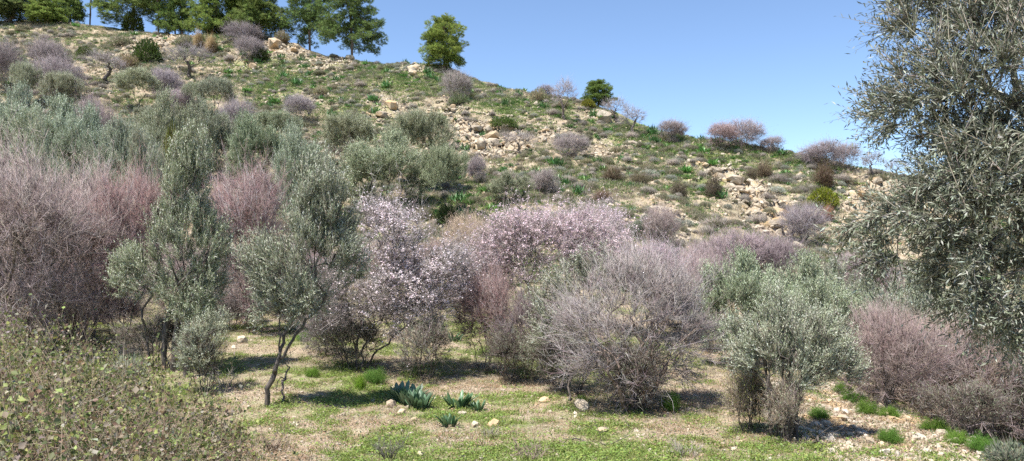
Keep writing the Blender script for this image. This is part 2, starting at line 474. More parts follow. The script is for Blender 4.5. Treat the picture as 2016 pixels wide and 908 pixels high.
def olive(name, seed, stems, lobes, nt_=420, shoots=9, lpp=13, leaf=(.07, .0165), up=.7, stem_r=None, base=(0.27, 0.30, 0.195), shoot_len=.31, bark=None, droop=0, T=None, silv=1.0):
    rng = np.random.default_rng(seed)
    if T is None: T = in_lobes(rng, lobes, nt_, .34)
    nt_ = len(T)
    sk = grow(rng, stems, T, stem_r=stem_r)
    P, D = outer_nodes(sk, .0075)
    k = rng.choice(len(P), nt_ * shoots)
    ctr = T.mean(0)
    out = unit(P[k] - ctr * np.array([1, 1, .8]))
    n = len(k)
    tall = (rng.random((n, 1)) < (.22 if up > .3 else .1))
    sd_ = unit(D[k] * .5 + out * .5 + rdir(rng, n) * .65 + np.array([0, 0, up]) * (1 + 1.6 * tall) - np.array([0, 0, droop]) * rng.random((n, 1)))
    sl = shoot_len * (.6 + .8 * rng.random(n)) * (1 + .5 * tall[:, 0])
    B = P[k] + rdir(rng, n) * (.05 if up > .3 else .005)
    gt = Geo(); thin_spikes(gt, P[k] if up < .3 else B, sd_, sl, .0045 if up < .3 else .0035, vary(rng, (.22, .2, .16), n), rng)
    g = Geo()
    t = (np.arange(lpp)[None] + rng.random((n, lpp))) / lpp
    base_p = (B[:, None] + sd_[:, None] * (sl[:, None] * t)[..., None]).reshape(-1, 3)
    m = len(base_p)
    sdr = np.repeat(sd_, lpp, axis=0)
    pp = unit(np.cross(sdr, rdir(rng, m)))
    ld = unit(sdr * .75 + pp * .75 + np.array([0, 0, .1]))
    nn = unit(pp * -.3 + rdir(rng, m) * .7 + np.array([0, 0, .9]))
    tone = rng.random((m, 1))
    clump = np.repeat(1 + .16 * rng.normal(size=(n, 1)), lpp, axis=0)
    c = np.array(base)[None] * (.78 + .4 * tone) * clump
    silver = rng.random(m) < .30          # blades showing their felted, silvery underside
    c[silver] = np.array([.46, .475, .39]) * silv * (.85 + .3 * tone[silver])
    c *= 1 + .04 * rng.normal(size=(m, 3))
    lf = leaf[0] * (.7 + .5 * rng.random(m))
    leaves(g, base_p, ld, nn, lf, leaf[1] * (.8 + .4 * rng.random(m)), c)
    parts = {'trunk': (skeleton_mesh(name + '_trunk', sk, bark or M_BARKD, rng), 'bark'),
             'twigs': (gt.mesh(name + '_twigs', M_TWIG), 'twig'),
             'crown': (g.mesh(name + '_crown', M_OLIVE), 'leaf')}
    register(name, parts); return sk

def almond(name, seed, stems, lobes, nt_=420, tw=7, sub=4, blossoms=0, twr=.0052, tl=.44, base=(.262, .217, .205), stem_r=None, petal=(.8, .66, .68), buds=0, budc=(.45, .2, .19), up=.35, bark=None, bl_size=.036, bl_low=None, grey=.25, leafs=0):
    rng = np.random.default_rng(seed)
    T = in_lobes(rng, lobes, nt_)
    sk = grow(rng, stems, T, stem_r=stem_r, tip=.0042)
    P, D = outer_nodes(sk, .009)
    n = nt_ * tw
    k = rng.choice(len(P), n); ctr = T.mean(0)
    out = unit(P[k] - ctr)
    td = unit(D[k] * .55 + out * .45 + rdir(rng, n) * .75 + np.array([0, 0, up]))
    g = Geo()
    L = tl * (.5 + rng.random(n)); far = rng.random(n) < .13; L[far] *= 2.1; td[far] = unit(td[far] + out[far] * .6 + np.array([0, 0, .5]))
    c = vary(rng, base, n, .2, .05)
    gm = rng.random(n) < grey
    c[gm] = vary(rng, (.39, .345, .325), int(gm.sum()), .15, .03)
    mid, tp = spikes(g, P[k], td, L, twr, c, rng, .35, .1)
    j = rng.choice(n, n * sub); t = rng.random((len(j), 1))
    B2 = np.where(t < .5, P[k][j] + (mid - P[k])[j] * t * 2, mid[j] + (tp - mid)[j] * (t * 2 - 1))
    d2 = unit(td[j] * .6 + rdir(rng, len(j)) * .8 + np.array([0, 0, .2]))
    L2 = tl * .48 * (.4 + rng.random(len(j)))
    thin_spikes(g, B2, d2, L2, twr * .72, c[j], rng)
    parts = {'trunk': (skeleton_mesh(name + '_trunk', sk, bark or M_BARKD, rng), 'bark'),
             'crown': (g.mesh(name + '_crown', M_TWIG), 'twig')}
    ends = np.concatenate([tp, B2 + d2 * L2[:, None], B2 + d2 * L2[:, None] * .5])
    if bl_low is not None:      # flowers gather where this crown flowers
        wgt = bl_low(ends, rng); wgt = wgt / wgt.sum()
    else: wgt = None
    if blossoms:
        m = blossoms
        seg0, seg1 = np.concatenate([P[k], B2]), np.concatenate([tp, B2 + d2 * L2[:, None]])
        w2 = (bl_low((seg0 + seg1) / 2, rng) if bl_low is not None else np.ones(len(seg0))) * (rng.random(len(seg0)) < .22)
        q_ = rng.choice(len(seg0), m, p=w2 / w2.sum()); t_ = .15 + .85 * rng.random((m, 1))
        e = seg0[q_] * (1 - t_) + seg1[q_] * t_ + rdir(rng, m) * .03
        nn = unit(rdir(rng, m) + np.array([0, -.1, .45])); p, q = perp(nn, rng)
        s = bl_size * (.6 + .7 * rng.random((m, 1)))
        V = [e - nn * s * .3]
        for a in range(5):
            th = 2 * math.pi * a / 5
            V.append(e + s * .5 * (math.cos(th) * p + math.sin(th) * q))
        V = np.stack(V, 1)
        f = np.array([(0, 1 + a, 1 + (a + 1) % 5) for a in range(5)])
        Fa = (np.arange(m)[:, None, None] * 6 + f[None]).reshape(-1, 3)
        pc = vary(rng, petal, m, .08, .03)
        cc = np.repeat(pc[:, None], 6, axis=1); cc[:, 0] = pc * np.array([.95, .74, .77])
        gb = Geo(); gb.add(V.reshape(-1, 3), Fa, cc.reshape(-1, 3))
        parts['blossoms'] = (gb.mesh(name + '_blossoms', M_PETAL), 'petal')
    if buds:
        m = buds
        e = ends[rng.choice(len(ends), m)]
        gb = Geo(); d = unit(rdir(rng, m) + np.array([0, 0, .5]))
        leaves(gb, e, d, rdir(rng, m), .022 * (.6 + .8 * rng.random(m)), .014, vary(rng, budc, m, .2, .06), .4)
        parts['buds'] = (gb.mesh(name + '_buds', M_LEAF), 'bud')
    if leafs:
        m = leafs
        e = ends[rng.choice(len(ends), m)]
        gb = Geo(); d = unit(rdir(rng, m) + np.array([0, 0, .4]))
        leaves(gb, e, d, unit(rdir(rng, m) + np.array([0, 0, .7])), .05 * (.6 + .8 * rng.random(m)), .015, vary(rng, (.21, .24, .15), m, .2, .06), .3)
        parts['leaves'] = (gb.mesh(name + '_leaves', M_OLIVE), 'leaf')
    register(name, parts); return sk

def pine(name, seed, stems, lobes, nt_=260, tufts=3400, ns=9, size=.3, base=(.072, .125, .028), stem_r=.16):
    rng = np.random.default_rng(seed)
    T = in_lobes(rng, lobes, nt_, .5)
    sk = grow(rng, stems, T, step=.5, tip=.008, stem_r=stem_r, wob=.15)
    P, D = outer_nodes(sk, .03)
    k = rng.choice(len(P), tufts); ctr = T.mean(0)
    B = P[k] + rdir(rng, tufts) * size * 1.15
    out = unit(D[k] * .4 + unit(P[k] - ctr) * .35 + np.array([0, 0, .85]) + rdir(rng, tufts) * .35)
    g = Geo()
    BB = np.repeat(B, ns, axis=0); oo = unit(np.repeat(out, ns, axis=0) + rdir(rng, tufts * ns) * .7)
    tc = np.repeat(vary(rng, base, tufts, .22, .05), ns, axis=0) * (1 + .12 * rng.normal(size=(tufts * ns, 1)))
    leaves(g, BB, oo, rdir(rng, tufts * ns), size * (.8 + .7 * rng.random(tufts * ns)), size * .12, tc, .2, .6)
    parts = {'trunk': (skeleton_mesh(name + '_trunk', sk, M_BARKP, rng, .015), 'bark'),
             'crown': (g.mesh(name + '_crown', M_NEEDLE), 'leaf')}
    register(name, parts)

def stems_fan(rng, n, h, spread, lean=(0, 0), base_r=.15):
    out = []
    for i in range(n):
        a = 2 * math.pi * (i + rng.random() * .6) / n
        d = np.array([math.cos(a), math.sin(a), 0]); b = d * base_r * rng.random()
        top = d * spread * (.5 + .7 * rng.random()) + np.array([lean[0], lean[1], h * (.8 + .35 * rng.random())])
        midp = b * .5 + top * .42 + rng.normal(size=3) * np.array([.08, .08, 0]); midp[2] = top[2] * .5
        out.append([b, midp, top])
    return out

def lump(rng, c, R, n, sub=.55, core=.75):
    """a crown of overlapping lobes round centre c with radii R"""
    L = [(*c, *(np.array(R) * core))]
    for i in range(n):
        d = rdir(rng, 1)[0]; d[2] = abs(d[2]) * .9 - .25
        L.append((*(np.array(c) + d * np.array(R) * (.68 if core > .6 else .8)), *(np.array(R) * sub * (.7 + .5 * rng.random()))))
    return L

# ------------------------------------------------------------------ placing things
NAMES = {}
def link(o, parent=None):
    COL.objects.link(o)
    if parent is not None: o.parent = parent
    return o
def tag(o, label, cat, group=None, kind=None):
    if label: o['label'] = label
    if cat: o['category'] = cat
    if group: o['group'] = group
    if kind: o['kind'] = kind
    return o
def plant(proto, name, cat, label, u, vb, vt, wpx, rot=None, tint=(1, 1, 1), Y=None, group=None, bark=(1, 1, 1), sink=.05, rotx=0.0, xyz=None, rot_r=None, tints=None):
    pr = PROTO[proto]
    if xyz is not None: x, y = xyz
    elif Y is None: x, y = hit(u, vb)
    else: x, y = (u - CX) / F * Y, Y
    z = hz(x, y) - sink
    top = CAMZ + (HZ - vt) / F * y
    h = max(.15, top - z) * (1.1 if y > 30 and not proto.startswith('pine') else 1.0)
    e = bpy.data.objects.new(name, None); e.empty_display_size = .2
    e.location = (x, y, z)
    r = rot if rot is not None else (abs(hash_(u * 7.1 + vb * 3.3)) % 628) / 100
    e.rotation_euler = (0, rotx, r)
    s = wpx / F * y / pr['W'] * (1.16 if y > 30 else 1.0)
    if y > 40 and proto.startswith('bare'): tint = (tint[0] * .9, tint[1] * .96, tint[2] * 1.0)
    e.scale = (s, s, h / pr['H'])
    link(e); tag(e, label, cat, group)
    made = {}
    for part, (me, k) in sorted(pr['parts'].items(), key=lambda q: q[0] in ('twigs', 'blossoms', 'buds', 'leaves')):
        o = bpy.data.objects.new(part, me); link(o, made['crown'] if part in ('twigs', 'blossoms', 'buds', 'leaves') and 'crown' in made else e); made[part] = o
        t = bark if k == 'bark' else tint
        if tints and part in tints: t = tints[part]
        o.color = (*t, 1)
    return e
def hash_(x):
    return int((math.sin(x * 12.9898) * 43758.5453) * 1000)

# ------------------------------------------------------------------ the ground
def crest_y(u):
    return np.interp(u, [-200, 100, 500, 870, 1150, 1450, 1780, 2010, 2300], [101, 98, 95, 86, 76, 67, 62, 58, 55])
def green_mask(x, y):
    flat = 1 - sstep(26, 36, y)
    near = .57 + .75 * fbm(x * .42 + 8, y * .42 + 3, 4) + .04 * sstep(16, 12, y)
    wob = 1 + .6 * fbm(x * .8 + 3, y * .8, 3)
    near = near - .3 * np.exp(-(((x + 3.6) / 1.6) ** 2 + ((y - 13.6) / .9) ** 2)) * wob - .3 * np.exp(-(((x - .5) / 2.5) ** 2 + ((y - 17.2) / 1.0) ** 2)) * wob
    near = near - .4 * np.exp(-(((x - 4.3) / 1.6) ** 2 + ((y - 15.6) / 2.4) ** 2)) * wob - .22 * sstep(5.0, 6.0, x)
    hill = mask(x, y, GREENS) * .75 + .27 + .35 * fbm(x * .12, y * .12 + 7, 3)
    return np.clip(near * flat + hill * (1 - flat), 0, 1)
def rock_mask(x, y):
    hill = sstep(30, 42, y)
    return np.clip((mask(x, y, ROCKS) * .95 + .12 + .30 * fbm(x * .12 + 40, y * .12, 3)) * hill + (1 - hill) * (.12 + .2 * fbm(x * .5, y * .5, 2)), 0, 1)
def make_ground():
    ys = np.concatenate([[-400, -80, -30], np.arange(-12, 4, 1.0), np.arange(4, 34, .15), np.arange(34, 106, .27), np.arange(106, 150, 3), [180, 260, 400, 700, 1500, 4000]])
    s = np.concatenate([[-40, -8, -3, -1.6, -1.2], np.linspace(-.95, .95, 400), [1.2, 1.6, 3, 8, 40]])
    Yg, Sg = np.meshgrid(ys, s, indexing='ij')
    Xg = Sg * (np.clip(Yg, 0, 300) + 12)
    X, Y = Xg.ravel(), Yg.ravel()
    Z = height(X, Y)
    ny, nx = len(ys), len(s)
    i = np.arange((ny - 1) * nx).reshape(ny - 1, nx)[:, :-1].ravel()
    faces = np.stack([i, i + 1, i + nx + 1, i + nx], 1)
    me = build_mesh('hillside_ground', np.c_[X, Y, Z], faces, M_GROUND, smooth=True)
    for nm, val in (('rock', rock_mask(X, Y)), ('green', green_mask(X, Y)), ('flat', 1 - sstep(26, 36, Y))):
        a = me.attributes.new(nm, 'FLOAT', 'POINT'); a.data.foreach_set('value', val.astype(np.float32))
    o = link(bpy.data.objects.new('ground', me)); tag(o, 'stony hillside rising from a grassy valley floor', 'ground', kind='structure')
make_ground()

# ------------------------------------------------------------------ plant prototypes
R_ = np.random.default_rng
def make_protos():
    r = R_(1)
    olive('olive_a', 11, stems_fan(r, 3, 1.1, .5), lump(r, (0, 0, 2.1), (1.5, 1.4, 1.25), 12, .4, .5), nt_=500)
    olive('olive_b', 12, stems_fan(r, 4, .8, .6), lump(r, (0, 0, 1.6), (1.6, 1.6, 1.2), 14, .38, .5) + [(.3, 0, 2.6, .5, .5, .5), (-.6, .4, 2.4, .45, .45, .45), (-.8, .2, .8, .7, .7, .4), (.9, 0, .8, .6, .6, .4)], nt_=560)
    olive('olive_c', 13, [[(0, 0, 0), (.1, .05, .8), (-.15, 0, 1.5)], [(.05, 0, 0), (.2, .1, .9), (.6, .1, 1.6)]],
          [(-.3, 0, 2.5, .95, .9, .7), (.8, .1, 2.3, .7, .7, .6), (.2, -.3, 2.9, .7, .7, .5), (-.9, 0, 2.2, .5, .5, .4)], nt_=330)
    almond('bare_a', 21, stems_fan(r, 7, 1.2, .8, base_r=.35), lump(r, (0, 0, 2.0), (1.5, 1.4, 1.35), 6) + [(0, 0, .9, 1.2, 1.1, .6), (-.8, -.3, 1.0, .7, .6, .6)], nt_=620, tw=6, sub=4, grey=.22, twr=.0046, stem_r=.06)
    almond('bare_b', 22, stems_fan(r, 6, 1.0, .8, base_r=.3), lump(r, (0, 0, 1.4), (1.5, 1.5, 1.1), 7) + [(0, 0, .7, 1.2, 1.2, .5)], nt_=460)
    almond('bare_tree', 23, [[(0, 0, 0), (.1, 0, .5), (-.1, .1, 1.0)]], [(-.9, 0, 2.0, .75, .7, .6), (.9, .1, 2.1, .8, .75, .7), (0, -.1, 2.6, .9, .8, .6), (0, .6, 2.0, .7, .6, .6)],
           nt_=170, tw=6, sub=3, stem_r=.13, bark=M_BARKD, grey=.35)
    almond('bare_red', 24, stems_fan(r, 6, 1.2, .7, base_r=.3), lump(r, (0, 0, 2.2), (1.5, 1.4, 1.5), 6) + [(0, 0, 1.0, 1.0, 1.0, .6)], nt_=520, base=(.28, .19, .175), buds=9000, grey=.15, up=.6)
    almond('bare_big', 25, stems_fan(r, 9, .9, .8, base_r=.35), [(0, 0, 1.9, 1.45, 1.3, 1.15), (-.9, 0, 1.4, .75, .8, .8), (1.0, 0, 1.5, .8, .8, .8), (.2, 0, 2.75, .8, .8, .55), (.2, 0, .75, 1.15, .9, .5), (.9, 0, 2.3, .6, .6, .5)],
           nt_=680, tw=6, sub=4, grey=.3, twr=.0046, bark=M_BARKD, stem_r=.055)
    almond('dark_bush', 26, stems_fan(r, 8, .6, .5, base_r=.25), lump(r, (0, 0, .95), (.9, .8, .75), 5), nt_=210, tw=6, sub=3, base=(.16, .13, .105), grey=.14, tl=.3, leafs=3000)
    wl = lambda e, g_: np.clip(.10 + 1.3 * np.exp(-(((e[:, 0] - 1.45) / .95) ** 2 + ((e[:, 2] - 2.3) / .95) ** 2)) + 1.2 * np.exp(-(((e[:, 0] - .6) / .7) ** 2 + ((e[:, 2] - 3.9) / .7) ** 2)), 0, 2)
    almond('blossom_white', 27, [[(-.1, 0, 0), (-.3, .1, .6), (-.7, 0, 1.2)], [(0, 0, 0), (0, .1, .7), (.1, .1, 1.4)], [(.1, 0, 0), (.2, 0, .7), (.6, 0, 1.3)], [(.2, .1, 0), (.5, .1, .6), (1.1, .1, 1.2)], [(0, .15, 0), (-.1, .3, .8), (-.2, .4, 1.5)]],
           [(.9, 0, 3.6, .75, .7, .65), (1.5, 0, 2.4, 1.05, .9, .9), (.25, 0, 2.3, 1.05, .95, 1.0), (-.6, 0, 1.8, .75, .7, .65), (2.0, 0, 2.9, .5, .5, .5), (.5, 0, 4.0, .5, .5, .45), (.7, 0, 1.5, 1.2, .8, .5)],
           nt_=560, blossoms=19000, petal=(.88, .82, .84), base=(.225, .195, .18), bl_low=wl, bl_size=.031)
    pl = lambda e, g_: np.clip(.22 + sstep(1.8, 3.9, e[:, 2] + .35 * np.abs(e[:, 0])) * 1.5, 0, 2)
    almond('blossom_pink', 28, stems_fan(r, 5, 1.5, .8), [(0, 0, 3.1, 1.45, 1.2, 1.1), (-1.0, 0, 2.8, .85, .8, .8), (1.1, 0, 3.4, .9, .9, .75), (.3, 0, 3.9, 1.1, .9, .5), (-.6, 0, 3.7, .8, .8, .5), (-1.3, 0, 2.1, .6, .6, .6)],
           nt_=560, blossoms=24000, petal=(.85, .735, .765), base=(.25, .2, .195), buds=6500, budc=(.40, .265, .26), bl_low=pl, bl_size=.029)
    olive('olive_dark', 31, [[(-.6, .1, 0), (-.55, 0, .7), (-.7, -.1, 1.5)], [(-.1, .1, 0), (-.1, .1, .9), (.2, .1, 2.0)], [(.15, 0, 0), (.25, 0, .9), (.5, 0, 2.2)], [(.85, -.8, 0), (.8, -.6, .9), (.8, -.2, 1.9)]],
          [(.6, 0, 4.35, .62, .6, .95), (.4, 0, 3.2, .95, .9, .9), (-.75, -.2, 2.3, .75, .7, .6), (1.15, .1, 2.9, .6, .6, .7), (.7, 0, 2.0, .9, .8, .65), (.7, 0, 5.0, .5, .5, .7), (.45, 0, 4.9, .4, .4, .5), (.9, -.4, 1.5, .5, .5, .5)],
          nt_=640, stem_r=.085, base=(.2, .235, .135))
    olive('olive_fork', 32, [[(0, 0, 0), (.08, 0, .5), (.2, 0, .85), (.25, .05, 1.3), (.2, .1, 1.9)], [(.18, 0, .8), (.5, 0, 1.25), (.85, 0, 1.7), (1.5, .05, 2.2)], [(.2, 0, .85), (.35, .1, 1.4), (.7, .15, 2.2)]],
          [(1.2, 0, 3.95, .5, .45, .65), (.95, .1, 3.7, .4, .4, .5), (1.15, 0, 3.15, .7, .65, .6), (.4, 0, 2.5, .6, .55, .55), (-.05, 0, 2.7, .4, .4, .4), (.75, 0, 2.1, .55, .5, .4), (0, 0, 1.9, .35, .35, .35), (1.65, 0, 2.7, .4, .4, .4)],
          nt_=430, stem_r=.055, shoot_len=.34)
    olive('olive_thick', 33, stems_fan(r, 11, 1.25, .35, base_r=.28), [(.1, 0, 1.95, .95, .85, .55), (-.5, 0, 1.65, .55, .5, .42), (.8, 0, 1.55, .55, .5, .42), (.1, 0, 2.4, .5, .5, .33), (.3, -.2, 1.35, .6, .5, .3), (-.75, .1, 2.1, .25, .25, .25), (.75, -.1, 2.2, .28, .28, .28), (1.2, 0, 1.3, .25, .25, .22), (-.2, 0, 2.75, .22, .22, .25)],
          nt_=400, stem_r=.045, shoot_len=.3, leaf=(.055, .013))
    almond('thicket_red', 34, stems_fan(r, 7, .9, .5, base_r=.3), lump(r, (0, 0, 1.6), (.95, .9, 1.2), 5), nt_=330, base=(.27, .185, .17), buds=3500, grey=.15)
    olive('olive_wispy', 35, stems_fan(r, 4, 1.2, .4), [(0, 0, 2.3, .8, .7, .9), (.3, 0, 3.1, .5, .5, .5), (-.4, 0, 1.6, .6, .5, .5)], nt_=240, shoots=5, lpp=11, base=(.22, .235, .15))
    def tiers(seed, z0, z1, rmax, n, r0, shape):
        q = R_(seed); L = []
        for i in range(n):
            t = (i + .5) / n; z = z0 + (z1 - z0) * t; a = i * 2.4 + q.normal() * .4
            R = rmax * shape(t) * (.55 + .5 * q.random()); rr = r0 * (.7 + .6 * q.random())
            L.append((math.cos(a) * R, math.sin(a) * R, z + q.normal() * .15, rr * 1.25, rr * 1.25, rr * .62))
        return L
    pine('pine_round', 41, [[(0, 0, 0), (.05, 0, 1.5), (0, 0, 3.5), (-.2, 0, 5.6)]], tiers(1, .55, 6.2, 1.6, 46, .72, lambda t: .78 + .5 * t - 1.1 * t ** 3) + [(0, 0, 2.2, 1.5, 1.5, 1.5), (-.2, 0, 4.2, 1.3, 1.3, 1.6)], base=(.225, .28, .07), nt_=380, tufts=6000, size=.24, stem_r=.11)
    pine('pine_tall', 42, [[(0, 0, 0), (.1, 0, 2.5), (-.1, .1, 5.5), (.1, 0, 9.5)]], tiers(2, 1.9, 10.6, 2.9, 36, .95, lambda t: 1.0 - .1 * t - .65 * t ** 3) + [(0, 0, 5, 2.0, 2.0, 2.4), (0, 0, 8, 1.8, 1.8, 2.2)], nt_=430, tufts=6400, size=.30, stem_r=.13, base=(.19, .25, .085))
    pine('pine_bushy', 43, [[(0, 0, 0), (.3, 0, 2.0), (.2, .1, 4.0), (0, 0, 6.5)]], tiers(3, .5, 7.4, 2.5, 52, .9, lambda t: .95 - .55 * t ** 2) + [(0, 0, 2.6, 2.1, 2.1, 2.0), (0, 0, 5, 1.7, 1.7, 2.0)], nt_=420, tufts=6800, size=.30, base=(.19, .25, .075), stem_r=.13)
    pine('pine_high', 44, [[(0, 0, 0), (.1, 0, 3.0), (.4, .1, 6.0), (.3, 0, 8.5)]], tiers(4, 4.8, 9.4, 2.6, 26, .9, lambda t: .95 - .5 * t ** 2), nt_=260, tufts=3800, size=.30, stem_r=.1, base=(.19, .25, .08))

    # low growth -------------------------------------------------
    def low_shrub(name, seed, n, c, leafc, nleaf, hgt=.55, wid=.55, ln=.3, wl=.03):
        rng = R_(seed); g = Geo()
        d = unit(rdir(rng, n) * np.array([1, 1, .6]) + np.array([0, 0, .55]))
        B = d * rng.random((n, 1)) ** .6 * np.array([wid, wid, hgt]) * .75; B[:, 2] = np.abs(B[:, 2])
        thin_spikes(g, B, unit(d + rdir(rng, n) * .5), ln * (.5 + rng.random(n)), .009, vary(rng, c, n, .22, .05), rng)
        if nleaf:
            d = unit(rdir(rng, nleaf) * np.array([1, 1, .7]) + np.array([0, 0, .5]))
            B = d * (.45 + .6 * rng.random((nleaf, 1)) ** .5) * np.array([wid, wid, hgt]); B[:, 2] = np.abs(B[:, 2])
            leaves(g, B, unit(d + rdir(rng, nleaf) * .6), unit(rdir(rng, nleaf) + np.array([0, 0, .6])), wl * 3 * (.6 + .8 * rng.random(nleaf)), wl, vary(rng, leafc, nleaf, .25, .07))
        register(name, {'foliage': (g.mesh(name, M_LEAF), 'leaf')})
    low_shrub('grey_shrub', 51, 900, (.33, .29, .255), (.26, .26, .19), 250)
    low_shrub('olive_shrub', 52, 500, (.24, .2, .155), (.2, .215, .115), 1100)
    low_shrub('green_shrub', 53, 300, (.15, .13, .09), (.085, .12, .03), 1800, wl=.035)
    low_shrub('brown_tuft', 54, 1500, (.30, .21, .095), (.24, .16, .07), 300, hgt=.9, wid=.45, ln=.55)
    low_shrub('yellow_bush', 55, 300, (.2, .16, .06), (.30, .30, .03), 2000, wl=.035)
    low_shrub('sage_shrub', 56, 400, (.3, .29, .25), (.31, .335, .26), 900, hgt=.4)
    low_shrub('dark_cone', 57, 900, (.13, .10, .07), (.12, .115, .05), 700, hgt=1.3, wid=.55, ln=.5)

    def rosette(name, seed, n, L, W, c, lift=.7):
        rng = R_(seed); g = Geo()
        a = rng.random(n) * 2 * math.pi; el_ = (.25 + lift * rng.random(n))
        d = np.stack([np.cos(a) * np.cos(el_), np.sin(a) * np.cos(el_), np.sin(el_)], 1)
        B = rng.normal(size=(n, 3)) * np.array([.12, .12, 0]) * L * 2
        leaves(g, B, d, np.array([0, 0, 1.0]) - d * .2 + rng.normal(size=(n, 3)) * .15, L * (.6 + .6 * rng.random(n)), W * (.7 + .6 * rng.random(n)), vary(rng, c, n, .22, .05), .3, .5)
        register(name, {'leaves': (g.mesh(name, M_SQUILL), 'leaf')})
    rosette('clump_a', 61, 52, .46, .085, (.10, .22, .055))
    rosette('clump_b', 62, 34, .38, .07, (.14, .26, .07), .9)
    rosette('clump_c', 63, 60, .5, .06, (.09, .2, .065), 1.0)

    def fennel(name, seed, c):
        rng = R_(seed); g = Geo()
        n = 90
        d = unit(rdir(rng, n) * np.array([1, 1, .3]) + np.array([0, 0, .8]))
        mid, tp = spikes(g, d * .03, d, .5 * (.5 + .6 * rng.random(n)), .006, vary(rng, c, n, .15), rng, .5)
        m = 5200
        k = rng.choice(n, m); t = .25 + .75 * rng.random((m, 1))
        B = mid[k] * (1 - t) + tp[k] * t + rdir(rng, m) * .07; B[:, 2] = np.abs(B[:, 2])
        thin_spikes(g, B, unit(rdir(rng, m) + d[k] * .5 + np.array([0, 0, .3])), .07 * (.5 + rng.random(m)), .0032, vary(rng, c, m, .25, .06), rng)
        register(name, {'fronds': (g.mesh(name, M_LEAF), 'leaf')})
    fennel('fennel_a', 71, (.115, .235, .03)); fennel('fennel_b', 72, (.14, .25, .03))
make_protos()

def rock_mesh(seed, n, flat=.6, rough=.0):
    rng = R_(seed)
    p = rdir(rng, n) * (.75 + .35 * rng.random((n, 1))) * np.array([1, .8, flat])
    p = np.sign(p) * np.abs(p) ** .85
    bm = bmesh.new()
    for q in p: bm.verts.new(q)
    r = bmesh.ops.convex_hull(bm, input=bm.verts)
    bmesh.ops.delete(bm, geom=[v for v in bm.verts if not v.link_faces], context='VERTS')
    if n > 20:
        bmesh.ops.bevel(bm, geom=list(bm.edges), offset=.05, segments=1, affect='EDGES', clamp_overlap=True)
    me = bpy.data.meshes.new('rock'); bm.to_mesh(me); bm.free(); me.materials.append(M_ROCK)
    return me
ROCKM = [rock_mesh(100 + i, 15 + i % 4, .45 + .12 * (i % 4)) for i in range(8)]
BIGROCK = [rock_mesh(200 + i, 26, .6 + .1 * (i % 3)) for i in range(4)]

# ------------------------------------------------------------------ hillside and valley trees
OL = (1, 1, 1)
def T(proto, name, cat, rows):
    for row in rows:
        label, u, vb, vt, wpx = row[:5]
        kw = row[5] if len(row) > 5 else {}
        plant(proto, name, cat, label, u, vb, vt, wpx, **kw)

# nearest row on the valley floor
plant('olive_dark', 'olive_tree', 'olive tree', 'tall dark olive tree with several trunks at the left, rising beside the reddish bare almond', 330, 732, 252, 255, rot=0, tint=(1.08, 1.08, 1.05))
plant('olive_fork', 'olive_tree', 'olive tree', 'slender olive tree with a thin forked trunk leaning over a patch of shade', 525, 803, 305, 226, rot=0)
plant('olive_thick', 'olive_tree', 'olive tree', 'silvery olive tree on a thicket of stems beside the stony bed', 1545, 864, 560, 248, rot=0, tint=(1.05, 1.05, 1.05))
plant('blossom_white', 'almond_tree', 'almond tree', 'almond tree with dark stems and scattered white blossom, behind the squill clump', 700, 733, 388, 330, rot=0)
plant('blossom_pink', 'almond_tree', 'almond tree', 'almond tree covered in pink blossom in the middle of the valley', 1062, 728, 392, 330, rot=0, Y=20.5)
plant('blossom_pink', 'almond_tree', 'almond tree', 'paler pink flowering almond crown just behind the main pink one', 1180, 690, 392, 170, rot=2.2, Y=25, tints={'blossoms': (1.1, 1.15, 1.15), 'crown': (1, 1, 1), 'buds': (1, 1, 1)})
plant('blossom_pink', 'almond_tree', 'almond tree', 'thinly flowering pinkish almond behind the big bare bush', 1290, 690, 470, 170, rot=4.2, Y=24, tints={'blossoms': (.8, .75, .8), 'crown': (1, 1.05, 1.08), 'buds': (.8, 1, 1)})
plant('bare_big', 'almond_tree', 'almond tree', 'large bare grey almond bush spreading from many stems, in front of the pink almond', 1248, 806, 480, 330, rot=0.4, tint=(1.0, 1.02, 1.03), bark=(2.3, 2.05, 1.95))
plant('thicket_red', 'almond_tree', 'almond tree', 'reddish budding almond bush between the white and the pink blossom', 955, 735, 515, 150, rot=1.0)
plant('thicket_red', 'almond_tree', 'almond tree', 'dull brown bare thicket under the pink almond', 1040, 745, 560, 160, rot=2.4, tint=(.72, .8, .85), tints={'buds': (.6, .8, .8)})
plant('olive_wispy', 'olive_tree', 'olive tree', 'thin wispy olive with tan basal shoots at the left edge of the bare grey bush', 1135, 775, 478, 190, rot=0.6)
plant('dark_bush', 'almond_bush', 'bush', 'low dark tangled bush with leaning stems behind the squill clump', 838, 752, 612, 150, rot=.3)
plant('dark_bush', 'almond_bush', 'bush', 'dark leafy undergrowth below the wispy olive', 1075, 758, 640, 130, rot=2.3, tint=(1.1, 1.2, 1.1))
plant('dark_bush', 'shrub', 'shrub', 'yellowish green shrub at the left foot of the silvery olive', 1466, 852, 700, 118, rot=0, tint=(1.1, 1.05, .95), tints={'leaves': (1.5, 1.35, .7)})
plant('dark_bush', 'almond_bush', 'bush', 'dark twiggy bush under the yellowish shrub beside the silvery olive', 1484, 850, 735, 90, rot=1.3)
plant('dark_bush', 'almond_bush', 'bush', 'shaggy dry twigs growing round the stems of the silvery olive', 1545, 872, 735, 120, rot=.3, tint=(1.15, 1.1, 1.05))
